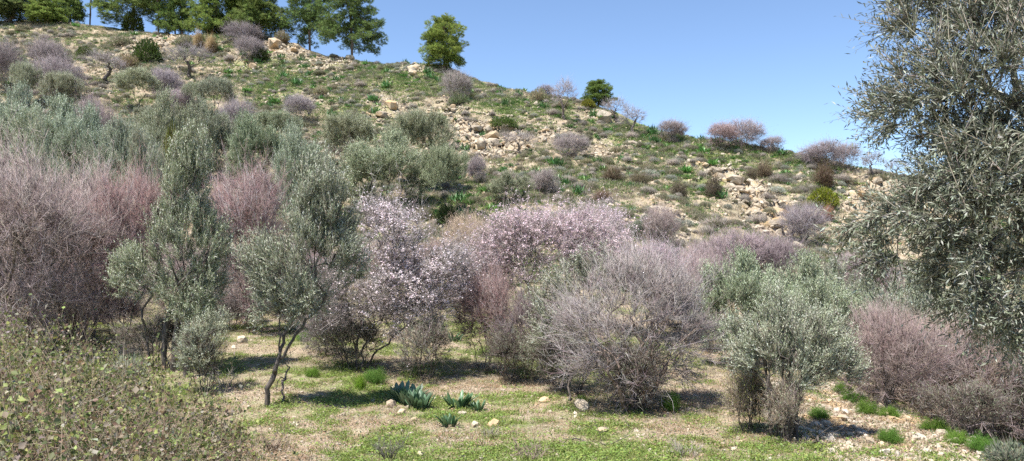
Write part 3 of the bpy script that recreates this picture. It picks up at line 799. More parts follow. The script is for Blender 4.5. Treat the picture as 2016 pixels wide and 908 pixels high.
for i, (lab, u, vb, vt, wp, tn) in enumerate([
    ('dark tangle of twigs around the trunks of the tall dark olive', 300, 725, 610, 150, .85), ('brown tangle right of the tall dark olive trunks', 395, 770, 640, 110, .8), ('twiggy undergrowth at the left edge behind the brambles', 30, 700, 580, 170, .95),
    ('twiggy undergrowth behind the dead fallen branch', 130, 655, 560, 160, 1.0), ('low dark twigs behind the tall dark olive', 225, 655, 575, 150, .9), ('dry twigs under the reddish almond between the olives', 480, 640, 570, 110, .95),
    ('dry twigs behind the low grey almond by the fennel', 585, 655, 575, 120, .9), ('twigs at the feet of the white almond', 690, 725, 620, 150, .85), ('tangled dark undergrowth left of the wispy olive', 1000, 752, 640, 130, .8),
    ('tangled dark undergrowth behind the wispy olive stems', 1100, 772, 650, 110, .8), ('dry shaggy stems in the heart of the big bare grey bush', 1240, 806, 660, 190, .95), ('dark thicket overhanging the ditch behind the fennel', 1770, 790, 690, 170, .75),
    ('dark thicket at the foot of the right-edge almond', 1900, 862, 740, 190, .85), ('brown thicket between the ditch and the right edge', 1990, 870, 700, 160, .9), ('dry bush on the far bank of the ditch', 1700, 745, 660, 110, .9), ('shaded bush at the back of the bare path', 1390, 690, 610, 110, .9)]):
    plant('dark_bush', 'almond_bush', 'bush', lab, u, vb, vt, wp, tint=(tn, tn * .97, tn * .97), group='dark tangled undergrowth')
T('bare_a', 'almond_tree', 'almond tree', [
    ('bare grey almond filling the left edge of the picture above the brambles', 40, 705, 285, 330, dict(tint=(1.28, 1.21, 1.2), bark=(1.5, 1.4, 1.3))),
    ('bare grey-brown almond second from the left edge above the brambles', 150, 680, 318, 260, dict(tint=(1.24, 1.16, 1.15), bark=(1.5, 1.4, 1.3))),
    ('leafless almond at the far left, behind the edge tree', -40, 660, 265, 260, dict(Y=21, rot=2, tint=(1.1, 1.07, 1.07))),
])
T('bare_b', 'almond_tree', 'almond tree', [
    ('bare mauve bush in the second row behind the left edge trees', 60, 620, 470, 200, dict(Y=27, tint=(.95, .9, .92))),
    ('bare mauve bush in the second row left of the tall dark olive', 190, 620, 480, 190, dict(Y=28, tint=(1, .92, .92))),
    ('bare mauve bush in the second row behind the tall dark olive', 345, 620, 470, 190, dict(Y=27, tint=(.95, .9, .9))),
    ('bare greyish bush in the second row between the front olives', 450, 620, 480, 170, dict(Y=29, tint=(1.05, 1, .98))),
    ('bare greyish bush in the second row behind the forked olive', 610, 620, 480, 170, dict(Y=28, tint=(1.0, .95, .93))),
    ('bare bush in the second row behind the white almond', 760, 610, 470, 170, dict(Y=29, tint=(1.1, 1.0, .9))),
    ('bare tan bush in the second row between white and pink blossom', 870, 600, 465, 160, dict(Y=30, tint=(1.15, 1.0, .9))),
    ('bare mauve bush in the second row right of the big bare bush', 1360, 620, 500, 170, dict(Y=26, tint=(1.0, .92, .94))),
])
T('bare_red', 'almond_tree', 'almond tree', [
    ('reddish budding almond left of the tall dark olive', 240, 665, 322, 230, dict(Y=22)),
    ('reddish bare almond between the two front olives', 495, 640, 318, 200, dict(Y=23, tint=(1.0, 1.05, 1.08))),
    ('pinkish grey bare almond low behind the forked olive', 580, 645, 460, 150, dict(Y=24, tint=(.95, 1.05, 1.08))),
])
T('bare_b', 'almond_tree', 'almond tree', [
    ('low grey bare almond under the forked olive, beside green fennel', 640, 700, 585, 130, dict(tint=(.75, .75, .77))),
    ('bare grey almond behind the forked olive trunk', 455, 650, 560, 120, dict(tint=(.8, .8, .8))),
    ('bare almond with dusty pink twigs at the right edge above the fennel row', 1930, 868, 610, 330, dict(tint=(.98, .93, .93))),
    ('bare brown almond overhanging the shady ditch', 1740, 800, 590, 210, dict(tint=(.95, .86, .84))),
    ('bare grey almond leaning over the far side of the ditch', 1800, 742, 640, 170, dict(tint=(.95, .9, .88), Y=20)),
    ('purplish bare almond behind the silvery olives, right of the pink blossom', 1450, 600, 462, 170, dict(Y=33, tint=(1, .93, 1.02))),
    ('purple-grey almond mound behind the olives, darker crown', 1515, 590, 468, 130, dict(Y=34, tint=(.85, .8, .88))),
    ('purplish bare almond mound behind the silvery olive group', 1685, 640, 492, 150, dict(Y=30, tint=(.98, .92, .98))),
    ('bare almond just right of the thinly flowering one', 1375, 640, 478, 130, dict(Y=28, tint=(1.05, .98, 1.02))),
    ('yellowish bare bush behind the white blossom', 920, 560, 430, 110, dict(Y=33, tint=(1.2, 1.1, .85))),
    ('brown bare bush between the right-hand almonds', 1850, 800, 620, 190, dict(Y=17, tint=(1.15, 1.02, .85))),
])
T('olive_b', 'olive_tree', 'olive tree', [
    ('broad silvery olive on the left of the group behind the multi-stemmed olive', 1455, 705, 492, 235, dict(Y=20, tint=(.92, 1.0, .88))),
    ('silvery olive in the middle of the group behind the multi-stemmed olive', 1580, 690, 500, 240, dict(Y=21.5, tint=(.97, 1.02, .93))),
    ('olive at the right of the group, partly behind its silvery neighbour', 1660, 690, 515, 160, dict(Y=24)),
    ('grey-green olive beyond the shady ditch', 1800, 735, 522, 215, dict(Y=21, tint=(.95, .98, .98))),
    ('pale olive half hidden behind the overhanging branches at the right', 1925, 700, 555, 160, dict(Y=25, tint=(1.05, 1.1, 1.05))),
    ('small dark olive bush right behind the pink blossom', 1278, 470, 428, 75, dict(tint=(.9, .95, .95))),
])
# mid slope olives
T('olive_b', 'olive_tree', 'olive tree', [
    ('large rounded olive with a shaded brown underside above the white almond', 757, 412, 272, 172, dict(rot=.2, tint=(.92, .96, .85))),
    ('olive bush above the pink almond on the grassy slope', 1005, 400, 345, 85, dict(tint=(1.0, 1.0, .9))),
    ('leafy olive in the left grove, lowest and widest', 100, 330, 205, 180, dict(Y=45, tint=(.95, 1.02, 1.0))),
    ('bluish olive at the left edge of the grove', 25, 300, 185, 130, dict(Y=47, tint=(.92, 1.0, 1.0))),
    ('bluish green olive in the middle of the left grove', 165, 335, 225, 130, dict(Y=43, tint=(.95, 1.03, 1.02))),
    ('olive at the lower right of the left grove', 250, 345, 255, 130, dict(Y=40, tint=(.95, 1.0, 1.0))),
    ('olive behind the tall dark olive, in front of the pale grove', 330, 320, 200, 130, dict(Y=48, tint=(1.05, 1.05, .95))),
    ('pale olive behind the crown of the tall dark olive', 400, 320, 205, 110, dict(Y=50, tint=(1.05, 1.05, 1.0))),
    ('dark green olive in the middle of the slope grove', 490, 330, 235, 130, dict(Y=47, tint=(.82, .92, .78))),
    ('silvery blue olive just behind the forked olive', 580, 385, 262, 130, dict(Y=40, tint=(1.05, 1.12, 1.08))),
    ('pale olive rising left behind the bare almonds at the left', 70, 380, 262, 110, dict(Y=33, tint=(1.15, 1.15, 1.1))),
    ('pale silvery olive behind the reddish almond', 285, 420, 285, 110, dict(Y=32, tint=(1.12, 1.1, 1.05))),
    ('low olive in the gap left of the slope grove', 205, 330, 270, 90, dict(Y=42)),
])
T('olive_a', 'olive_tree', 'olive tree', [
    ('rounded olive high in the left grove', 55, 215, 132, 55, dict(tint=(1.1, 1.1, 1.05))),
    ('pale round olive right of the one high in the left grove', 122, 225, 148, 62, dict(tint=(1.15, 1.12, 1.08))),
    ('round olive at the upper edge of the slope grove', 425, 230, 160, 62, dict()),
    ('slim olive beside the round one at the upper edge of the grove', 380, 228, 168, 40, dict(tint=(1.05, 1.05, 1.0))),
    ('olive with a bare leaning side above the silvery blue olive', 680, 338, 232, 108, dict(tint=(1.02, 1.0, .9))),
    ('tall olive behind the large rounded olive, leaning left', 828, 372, 232, 122, dict(Y=50, tint=(1.0, 1.0, .88))),
    ('dark-stemmed olive bush standing alone right of the large rounded olive', 880, 438, 300, 92, dict(tint=(.8, .84, .7))),
    ('olive at the top of the silvery grove, next to the dark green one', 545, 300, 225, 80, dict(tint=(.95, 1.0, .9))),
    ('small olive in the hollow under the leaning hillside olive', 290, 262, 215, 55, dict(tint=(.95, .95, .9))),
])
plant('olive_c', 'olive_tree', 'olive tree', 'olive with a leaning bare trunk standing free on the upper left slope', 268, 222, 142, 72, rot=0.3, tint=(1.1, 1.1, 1.02))
# bare trees of the slope
BT = dict(group='bare almonds scattered on the slope')
T('bare_tree', 'almond_tree', 'almond tree', [
    ('bare open-crowned almond on dry grass at the upper left', 208, 163, 103, 85, dict(tint=(1, .97, 1.0))),
    ('round bare almond with dark forked limbs below the brown grass tufts', 374, 155, 86, 82, dict(tint=(.98, .95, 1.0))),
    ('tall thin bare almond near the crest by the small pine', 1110, 236, 155, 52, dict(tint=(1.1, 1.05, 1.08), bark=(1.6, 1.5, 1.5))),
    ('bare almond on the crest beside pale boulders', 1212, 240, 193, 52, dict(tint=(1.05, 1.03, 1.05))),
    ('dark-stemmed bare almond against the sky on the falling crest', 1243, 264, 212, 58, dict(tint=(.95, .92, .95))),
    ('pale whitish bare tree in front of the golden rock face', 1022, 302, 258, 60, dict(tint=(1.3, 1.25, 1.2), bark=(2.2, 2.1, 2.0))),
    ('bare tree on the crest near the overhanging olive', 1718, 350, 298, 50, dict(tint=(1, .95, .97))),
    ('small bare tree at the right end of the visible crest', 1766, 350, 313, 40, dict(tint=(1.05, 1, 1))),
    ('bare almond standing in the left grove', 300, 175, 140, 40, dict(tint=(.9, .88, .9))),
])
T('bare_b', 'almond_tree', 'almond tree', [
    ('large bare purple-grey almond at the upper left', 95, 165, 82, 72, dict(tint=(1, .93, .95), rot=1)),
    ('dense purple-grey almond mound beneath the large upper left one', 105, 200, 118, 90, dict(tint=(.88, .83, .87), rot=2)),
    ('bare almond mound at the left edge of the slope', 12, 180, 88, 80, dict(tint=(.9, .84, .86))),
    ('purplish bare almond right of the leaning olive', 325, 200, 138, 62, dict(tint=(.95, .9, .97))),
    ('pale lilac bare almond below the purplish one', 352, 222, 180, 60, dict(tint=(1.15, 1.05, 1.12))),
    ('round grey bare shrub alone in the middle of the left slope', 588, 238, 190, 60, dict(tint=(.92, .88, .92))),
    ('grey bare shrub under the crest, right of the brown tufts', 490, 118, 75, 50, dict(tint=(.95, .9, .93))),
    ('grey bare shrub on the crest below the pines', 475, 90, 47, 62, dict(tint=(.88, .83, .88))),
    ('grey thorny bush half way up under the lone pine', 895, 204, 143, 55, dict(tint=(.95, .92, .88))),
    ('purplish bare almond on the grassy bench', 940, 362, 310, 42, dict(tint=(.95, .88, .92))),
    ('bare bush with pinkish twigs above a dark boulder', 1122, 312, 266, 60, dict(tint=(1.02, .96, .95))),
    ('round bare bush on the crest left of the pair', 1322, 279, 239, 58, dict(tint=(1.02, .92, .9))),
    ('reddish round bush on the crest, left of the pair', 1420, 294, 245, 62, dict(tint=(1.1, .88, .86), rot=.5)),
    ('taller greyish bush on the crest, right of the pair', 1462, 294, 238, 68, dict(tint=(1.08, .98, 1.0), rot=2.5)),
    ('small round bush beside the pair of bushes on the crest', 1522, 300, 270, 40, dict(tint=(1, .92, .93))),
    ('broad bare thicket on the crest near the overhanging olive', 1625, 332, 280, 80, dict(tint=(1.0, .93, .97))),
    ('bare shrub right of the broad crest thicket', 1668, 336, 284, 46, dict(tint=(1.05, .98, 1.0))),
    ('grey bare almond under the yellow-green bush', 1584, 484, 405, 82, dict(tint=(1.0, .95, 1.0))),
    ('purplish bare shrub above the pink blossom', 1078, 385, 335, 55, dict(tint=(1.02, .96, .92))),
    ('bare grey shrub on the crest between lone pine and small pine', 1075, 192, 168, 26, dict(tint=(.85, .8, .85))),
    ('brownish bare shrub in the slope grove', 180, 300, 200, 70, dict(Y=50, tint=(1, .88, .88))),
    ('pinkish bare almond between the left grove olives', 205, 320, 215, 60, dict(Y=47, tint=(1.05, .92, .92))),
    ('bare lilac shrub above the silvery grove', 470, 240, 200, 60, dict(Y=62, tint=(1.0, .95, 1.0))),
    ('bare shrub right of the lower grey almond', 1300, 480, 410, 70, dict(tint=(.95, .9, .88), Y=37)),
])
# pines on the crest
T('pine_round', 'pine_tree', 'pine tree', [
    ('lone rounded yellow-green pine on the open crest', 874, 138, 33, 80, dict(rot=0.0)),
    ('small dark pine on the falling crest right of the lone pine', 1178, 210, 158, 55, dict(rot=.8, tint=(.75, .85, .9))),
])
T('pine_tall', 'pine_tree', 'pine tree', [
    ('tall pine with drooping low boughs at the right end of the pine row', 692, 90, -42, 112, dict(rot=0.4, tint=(.85, .9, .9))),
    ('tall open pine second from the right end of the row', 610, 82, -60, 100, dict(rot=2.1, tint=(.85, .92, .95))),
    ('tall pine with a leaning bough left of the dense pine pair', 262, 50, -75, 130, dict(rot=4.0)),
])
T('pine_bushy', 'pine_tree', 'pine tree', [
    ('dense broad pine beside the gap in the pine row', 505, 74, -45, 105, dict(rot=1.0)),
    ('dense bushy pine left of the broad one', 430, 62, -50, 95, dict(rot=2.7, tint=(1.1, 1.1, 1.0))),
    ('young bright green pine at the upper left', 92, 48, -8, 62, dict(rot=.3, tint=(1.15, 1.15, 1.0))),
    ('slender young pine beside the bright green one at the upper left', 138, 42, -25, 52, dict(rot=1.9, tint=(.9, .95, .95))),
    ('dark leafy tree at the top left corner', 20, 46, -50, 120, dict(rot=.6, tint=(.75, .72, .9))),
    ('bushy pine in the middle of the left pine row', 345, 52, -30, 60, dict(rot=3.3, tint=(.95, 1, 1))),
])
T('pine_high', 'pine_tree', 'pine tree', [
    ('pine with a slender bare trunk left of the leaning one', 177, 40, -90, 80, dict(rot=.5)),
    ('thin-trunked pine right of the leaning pine', 312, 46, -95, 80, dict(rot=2.5)),
    ('thin-trunked pine in front of the gap, middle of the row', 358, 50, -90, 80, dict(rot=4.0)),
])
# individual shrubs one can pick out
T('green_shrub', 'shrub', 'shrub', [
    ('dense round dark green shrub on the upper left slope', 290, 124, 80, 48, dict(tint=(.9, 1.0, .8))),
    ('dark green shrub below the grey crest shrubs', 512, 122, 94, 30, dict(tint=(.9, .95, .8))),
    ('bright green low shrub on the rocks left of the golden face', 990, 258, 232, 50, dict(tint=(1.2, 1.3, 1.2))),
    ('green shrub at the foot of the leaning pine', 262, 46, 24, 36, dict(tint=(1.3, 1.3, 1))),
    ('olive-green shrub at the foot of the bushy pine', 430, 54, 32, 40, dict(tint=(1.3, 1.25, 1))),
    ('small round green shrub on the upper left slope', 168, 110, 93, 28, dict()),
    ('dark evergreen sapling at the foot of the dark-stemmed olive', 880, 440, 405, 40, dict(tint=(.6, .7, .6))),
])
T('olive_shrub', 'shrub', 'shrub', [
    ('low olive-brown shrub left of the brown tufts', 240, 90, 70, 40, dict()),
    ('olive-green shrub under the brown tufts', 365, 92, 70, 36, dict()),
    ('brownish shrub above the leaning olive', 252, 135, 108, 40, dict(tint=(1.2, 1, .9))),
    ('spiny shrub at the foot of the grey thorny bush', 905, 208, 185, 40, dict(tint=(.8, 1, .8))),
    ('grey-green shrub on the crest right of the lone pine', 1060, 200, 175, 34, dict(tint=(1.3, 1.2, 1.1))),
    ('shrub on the crest below the second pine from the right', 555, 80, 62, 28, dict(tint=(1, .9, .8))),
])
T('brown_tuft', 'grass_tuft', 'grass tuft', [
    ('tall golden brown grass tuft under the pines, left of two', 391, 95, 53, 24, dict()),
    ('tall golden brown grass tuft under the pines, right of two', 416, 105, 63, 28, dict()),
    ('dead rusty brown shrub under the yellow-green bush', 1630, 432, 400, 28, dict(tint=(.9, .6, .6))),
])
T('yellow_bush', 'shrub', 'shrub', [
    ('bright yellow-green bush on the right rocky slope', 1620, 405, 372, 52, dict(tint=(.85, .95, 1))),
    ('yellow-green bush at the foot of the small crest pine', 1158, 212, 196, 26, dict(tint=(.8, .8, 1))),
    ('yellow-green bush in the grove behind the tall dark olive', 340, 345, 262, 46, dict(Y=42, tint=(.6, .6, 1))),
])
T('dark_cone', 'shrub', 'shrub', [
    ('dark hanging shrub on the golden rock face at the right', 1405, 390, 338, 34, dict()),
    ('dark shrub above the golden rock face at the right', 1505, 352, 315, 34, dict(tint=(1.1, 1, .9))),
    ('dark brown upright shrub below the crest thicket', 1622, 372, 320, 40, dict(tint=(1, .8, .7))),
    ('dark shrub on the right slope below the crest pair', 1480, 352, 330, 24, dict()),
    ('dark rounded shrub on the grassy bench above the pale pink almond', 1205, 358, 325, 42, dict(tint=(1.1, 1, .9))),
    ('dark shrub right of the one on the grassy bench', 1258, 366, 338, 40, dict(tint=(1, 1.05, .9))),
    ('dark shrub right of the pair on the grassy bench', 1336, 388, 355, 36, dict()),
    ('low brown shrub just above the pale pink almond', 1185, 395, 372, 40, dict(tint=(1.3, 1.05, 1.0))),
])

# ------------------------------------------------------------------ the near olive hanging in from the right
def near_olive():
    rng = R_(301)
    bx, by = 5.3, 6.0; bz = hz(bx, by)
    fr = []
    for u, v, Y, rx, ry, rz in [(1905, 110, 5.7, .50, .5, .45), (1990, 240, 5.5, .5, .5, .5), (1815, 180, 5.7, .36, .4, .34), (1785, 215, 5.6, .22, .3, .18), (1850, 20, 5.9, .34, .4, .36), (1900, 300, 5.5, .36, .4, .28),
                                (1875, 425, 5.3, .45, .45, .26), (1770, 440, 5.2, .32, .35, .16), (1725, 455, 5.1, .15, .2, .12), (1765, 495, 5.1, .2, .25, .12), (1960, 460, 5.3, .4, .45, .4), (1930, 560, 5.1, .28, .3, .26), (1985, 640, 5.1, .2, .25, .24), (1880, 520, 5.2, .25, .3, .16), (1850, 360, 5.4, .25, .3, .14), (2010, 60, 5.6, .4, .5, .5), (1985, 350, 5.4, .4, .45, .3), (2060, 300, 5.6, .5, .6, .5), (2050, 430, 5.5, .5, .5, .45), (2040, 590, 5.3, .3, .4, .4), (1960, 380, 5.2, .35, .3, .2)]:
        x, y, z = P3(u, v, Y); fr.append((x - bx, y - by, z - bz, rx, ry, rz))
    out = [(-.2, .2, 3.2, 1.0, 1.2, .9), (.7, .3, 4.4, 1.6, 1.7, 1.1), (1.6, 0, 3.0, 1.2, 1.3, 1.1), (-.3, 0, 4.9, 1.0, 1.2, .9), (.4, .9, 2.6, 1.0, .8, .8), (.1, -.9, 3.6, .9, .7, .8)]
    T = np.concatenate([in_lobes(rng, fr, 560, .5), in_lobes(rng, out, 260)])
    stems = [[(0, 0, 0), (.05, 0, .7), (-.15, 0, 1.4), (-.5, -.1, 2.2), (-.9, -.2, 2.9)], [(-.1, 0, 1.3), (.3, .2, 2.0), (.7, .3, 3.0)], [(-.3, 0, 1.8), (-.8, -.3, 2.2), (-1.4, -.5, 2.5)]]
    olive('near_olive', 301, stems, None, T=T, shoots=10, lpp=12, leaf=(.05, .0108), up=.08, droop=.75, stem_r=.15, shoot_len=.26, base=(.175, .19, .13), bark=M_BARKD, silv=.72)
    e = bpy.data.objects.new('olive_tree', None); e.location = (bx, by, bz); link(e)
    tag(e, 'large nearby olive whose dark grey-green boughs hang in from the right edge', 'olive tree')
    made = {}
    for part, (me, k) in sorted(PROTO['near_olive']['parts'].items(), key=lambda q: q[0] == 'twigs'):
        made[part] = link(bpy.data.objects.new(part, me), made['crown'] if part == 'twigs' else e)
near_olive()

# ------------------------------------------------------------------ bramble thicket at the lower left
def bramble():
    rng = R_(311)
    def edge(y): return np.interp(y, [2.5, 4, 7, 8.5, 9.6, 10.6], [-1.1, -1.3, -1.75, -2.6, -4.2, -7.5])
    def top(x, y):
        d = edge(y) - x
        zt = .85 + .2 * np.clip(-x - 2.0, 0, 6) + .55 * fbm(x * .9, y * .9, 3) + .5 * fbm(x * 2.4, y * 2.4, 3)
        zt = np.minimum(zt, 1.75 + .4 * fbm(x * .9, y * .9, 3) + .45 * fbm(x * 2.4, y * 2.4, 3))
        return np.maximum(zt, .35) * sstep(-.15, 1.1, d) + .02
    def pts(n):
        x = rng.uniform(-8.5, -1.4, n * 3); y = rng.uniform(3.4, 10.8, n * 3)
        k = np.nonzero((x < edge(y)) & (x > -.72 * y - 1.6))[0][:n]
        return x[k], y[k]
    x, y = pts(19000); n0 = len(x)
    g0 = height(x, y); h = top(x, y)
    lift = rng.exponential(.24, n0)
    hole = fbm(x * 2.1 + 11, y * 2.1, 3) < -.03; lift = lift + np.where(hole, .35 + .4 * rng.random(n0), 0)
    S = np.c_[x, y, g0 + np.maximum(.03, h - lift + .10 * rng.random(n0) ** 3)]
    sd_ = unit(rdir(rng, n0) * np.array([1, 1, .6]) + np.array([0, -.1, .55])); sl = .16 * (.5 + rng.random(n0))
    tall = rng.random(n0) < .10; S[tall, 2] = (g0 + h)[tall] - .02; sd_[tall] = unit(sd_[tall] + np.array([0, 0, 1.3])); sl[tall] *= 2.6
    kind0 = rng.random(n0) + .3 * fbm(x * .9 + 5, y * .9, 2)
    m = 5
    t = (np.arange(m)[None] + rng.random((n0, m))) / m
    B = (S[:, None] + sd_[:, None] * (sl[:, None] * t)[..., None]).reshape(-1, 3); n = len(B)
    kind = np.repeat(kind0, m) + .12 * rng.normal(size=n)
    c = vary(rng, (.215, .24, .07), n, .28, .07)
    for lo, hi, col in ((.30, .55, (.12, .15, .055)), (.55, .74, (.33, .285, .22)), (.74, .95, (.22, .15, .095)), (.95, 9, (.28, .31, .11))):
        k = (kind > lo) & (kind <= hi); c[k] = vary(rng, col, int(k.sum()), .22, .06)
    d = unit(np.repeat(sd_, m, axis=0) * .5 + rdir(rng, n) * .8)
    nn = unit(rdir(rng, n) * .9 + np.array([0, -.1, .7]))
    e = bpy.data.objects.new('bramble_thicket', None); e.location = (-4.5, 7, hz(-4.5, 7)); link(e)
    tag(e, 'tangled bramble thicket with yellow-green and dry leaves filling the lower left corner', 'bramble')
    off = np.array(e.location)
    dead = (kind > .55) & (kind <= .95)
    for nm, sel in (('leaves', ~dead), ('dry_leaves', dead)):
        g = Geo(); s = .035 * (.35 + 1.1 * rng.random(int(sel.sum())))
        leaves(g, B[sel] - off, d[sel], nn[sel], s, s * .8, c[sel], .18, .45)
        link(bpy.data.objects.new(nm, g.mesh(nm, M_LEAF)), e)
    g = Geo()
    thin_spikes(g, S - off, sd_, sl, .0022, vary(rng, (.19, .15, .10), n0, .25), rng)
    x, y = pts(5000); n = len(x); h = top(x, y)
    z = height(x, y) + np.maximum(.02, h * (.35 + .6 * rng.random(n)) - .05)
    d = unit(rdir(rng, n) * np.array([1, 1, .35]) + np.array([.1, 0, .3]))
    cc = vary(rng, (.32, .26, .2), n, .2); k = rng.random(n) < .5; cc[k] = vary(rng, (.17, .105, .07), int(k.sum()), .2)
    spikes(g, np.c_[x, y, z] - off, d, .5 * (.3 + rng.random(n)), .0038, cc, rng, .8)
    link(bpy.data.objects.new('canes', g.mesh('canes', M_TWIG)), e)
bramble()

# ------------------------------------------------------------------ squill clumps: every strap leaf its own piece
def strap(seed, L, W, curl):
    rng = R_(seed); k = 5; V = []; Fq = []
    for i in range(k + 1):
        t = i / k; wd = W * (.55 + 1.3 * t * (1 - t) + .2 * (1 - t)) * (1 if i < k else .05)
        p = np.array([0, math.sin(t * curl) / curl * L, math.cos(0) * L * t * (1 - .35 * t * curl)])
        p = np.array([0, L * t * t * curl * .45, L * t * (1 - .22 * curl * t)])
        V += [p + (-wd / 2, .25 * wd, 0), p, p + (wd / 2, .25 * wd, 0)]
    for i in range(k):
        for j in (0, 1):
            a = i * 3 + j; Fq.append((a, a + 1, a + 4, a + 3))
    c = vary(rng, (.12, .195, .11), 1, .1, .03)[0]
    return build_mesh('leaf', np.array(V), np.array(Fq), M_SQUILL, np.tile(c, (len(V), 1)), True)
STRAPS = [strap(400 + i, .29 + .03 * i, .066 + .007 * (i % 3), .15 + .14 * i) for i in range(5)]
def squill(u, v, n, wpx, label, hgt=1.0, seed=0, tint=(1, 1, 1)):
    rng = R_(900 + seed); x, y = hit(u, v); r = wpx / F * y / 2
    e = bpy.data.objects.new('squill_plant', None); e.location = (x, y, hz(x, y)); link(e); tag(e, label, 'plant', 'squill plants on the valley floor')
    for i in range(n):
        a = rng.random() * 6.283; q = math.sqrt(rng.random()) * r * .62
        px, py = math.cos(a) * q, math.sin(a) * q * .8
        o = link(bpy.data.objects.new('leaf', STRAPS[rng.integers(5)]), e)
        o.location = (px, py, hz(x + px, y + py) - e.location.z - .02)
        b = a + rng.normal() * .7
        o.rotation_euler = (-(.02 + .5 * q / r + abs(rng.normal()) * .14), 0, b - math.pi / 2)
        s = hgt * (.7 + .45 * rng.random()); o.scale = (s, s, s)
        k = .85 + .3 * rng.random(); o.color = (tint[0] * k, tint[1] * k, tint[2] * k, 1)
squill(800, 793, 85, 62, 'biggest squill clump of upright blue-green strap leaves beside pale stones', 1.25, 1)
squill(824, 806, 60, 44, 'squill clump directly against the lower right of the biggest one', 1.2, 2)
squill(903, 806, 34, 46, 'dark green squill with spreading leaves right of the biggest clump', 1.1, 3, (.8, .9, .75))
squill(941, 812, 22, 30, 'small squill at the right end of the row of clumps', .75, 4, (.8, .9, .75))
squill(885, 840, 20, 32, 'small squill standing alone among stones below the others', .85, 5, (.85, .95, .8))
squill(893, 672, 14, 38, 'squill in the shade beyond the dark tangled bush', .9, 6, (.8, .95, .8))
squill(186, 622, 14, 36, 'squill in the shade behind the bare almonds at the left', 1.1, 7, (1, 1.05, 1.1))

FG = 'feathery green fennel clumps'
T('fennel_a', 'fennel_plant', 'plant', [
    ('feathery green fennel at the foot of the white almond, wider of two', 738, 757, 722, 52, dict(group=FG, rot=1)),
    ('yellowish fennel tuft in front of the wider fennel by the white almond', 710, 768, 738, 24, dict(group=FG, tint=(1.4, 1.2, .6))),
    ('yellow-green low fennel in the shade of the forked olive', 616, 742, 722, 32, dict(group=FG, tint=(1.25, 1.15, .8))),
    ('bright fennel behind the forked olive under bare twigs', 596, 672, 648, 30, dict(group=FG, tint=(1.2, 1.2, .7))),
    ('fennel at the right foot of the big bare grey bush', 1322, 812, 765, 42, dict(group=FG)),
    ('upper fennel clump at the head of the stony bed', 1682, 792, 768, 50, dict(group=FG)),
    ('fennel clump on the stony bed, alone in the middle', 1752, 876, 838, 50, dict(group=FG)),
    ('fennel at the right end of the ditch row, next to the corner shrub', 1932, 892, 852, 60, dict(group=FG, tint=(.85, .9, .9))),
    ('fennel clump beside the silvery olive on the stony bed', 1612, 828, 798, 44, dict(group=FG)),
    ('small fennel by the stones right of the big bare bush', 1424, 694, 676, 16, dict(group=FG)),
    ('small bright fennel deep under the tall dark olive', 372, 668, 648, 18, dict(group=FG, tint=(1.5, 1.5, .8))),
])
T('fennel_b', 'fennel_plant', 'plant', [
    ('second fennel clump from the head of the stony bed', 1706, 818, 785, 46, dict(group=FG)),
    ('rounded fennel clump third along the ditch edge', 1750, 822, 798, 46, dict(group=FG)),
    ('broad fennel mound on the ditch edge left of the right-edge almond', 1842, 850, 820, 62, dict(group=FG)),
    ('fennel mound between the broad one and the right end of the row', 1884, 874, 845, 52, dict(group=FG)),
    ('small fennel between two front bushes under the wispy olive', 1145, 790, 778, 24, dict(group=FG, tint=(.8, .8, .8))),
    ('fennel beside the bare grey almond, shaded', 1660, 778, 750, 40, dict(group=FG, tint=(.85, .9, .8))),
])
plant('sage_shrub', 'shrub', 'shrub', 'grey-green leafy shrub in the lower right corner', 1992, 915, 858, 110, rot=0, tint=(.62, .66, .58))
plant('sage_shrub', 'shrub', 'shrub', 'grey dry leafy shrub under the tall dark olive', 250, 745, 690, 90, rot=0, tint=(.95, .95, .85))
plant('olive_wispy', 'olive_tree', 'olive tree', 'small grey-leaved olive sapling between the two front olives', 405, 775, 605, 110, rot=1, tint=(1.05, 1.08, 1.05))

def dead_twigs(seed, n, h, c, label, u, v, wpx, cat='twigs', name='dry_shrub'):
    rng = R_(seed); x, y = hit(u, v); r = wpx / F * y / 2; g = Geo()
    a = rng.random(n) * 6.283
    B = np.c_[np.cos(a) * r * .4, np.sin(a) * r * .4, np.zeros(n)] * rng.random((n, 1))
    d = unit(np.c_[np.cos(a) * .7, np.sin(a) * .7, np.ones(n)] + rdir(rng, n) * .3)
    mid, tp = spikes(g, B, d, h * (.5 + .6 * rng.random(n)), .006, vary(rng, c, n, .2), rng, .4)
    k = rng.choice(n, n * 7); t = rng.random((len(k), 1))
    thin_spikes(g, mid[k] * (1 - t) + tp[k] * t, unit(d[k] * .6 + rdir(rng, len(k)) * .8), h * .3 * (.4 + rng.random(len(k))), .004, vary(rng, c, len(k), .2), rng)
    o = link(bpy.data.objects.new(name, g.mesh(name, M_TWIG))); o.location = (x, y, hz(x, y) - .02); tag(o, label, cat)
dead_twigs(501, 26, .42, (.13, .125, .10), 'sparse dark dry shrub at the bottom edge below the squills', 765, 903, 80)
dead_twigs(502, 30, .34, (.24, .18, .15), 'brown dry twigs at the bottom edge left of centre stones', 1045, 905, 100)
dead_twigs(503, 26, .3, (.26, .23, .19), 'pale dry stalks at the bottom edge under the big bare bush', 1350, 900, 90)
dead_twigs(504, 30, .38, (.2, .15, .11), 'brown dry stalks at the bramble edge', 540, 890, 60)
dead_twigs(505, 18, .25, (.22, .2, .15), 'low grey-green sprig beside the orange stone', 965, 862, 60)
dead_twigs(506, 22, .5, (.3, .28, .25), 'pale grey dead stems left of the forked olive', 440, 760, 70)
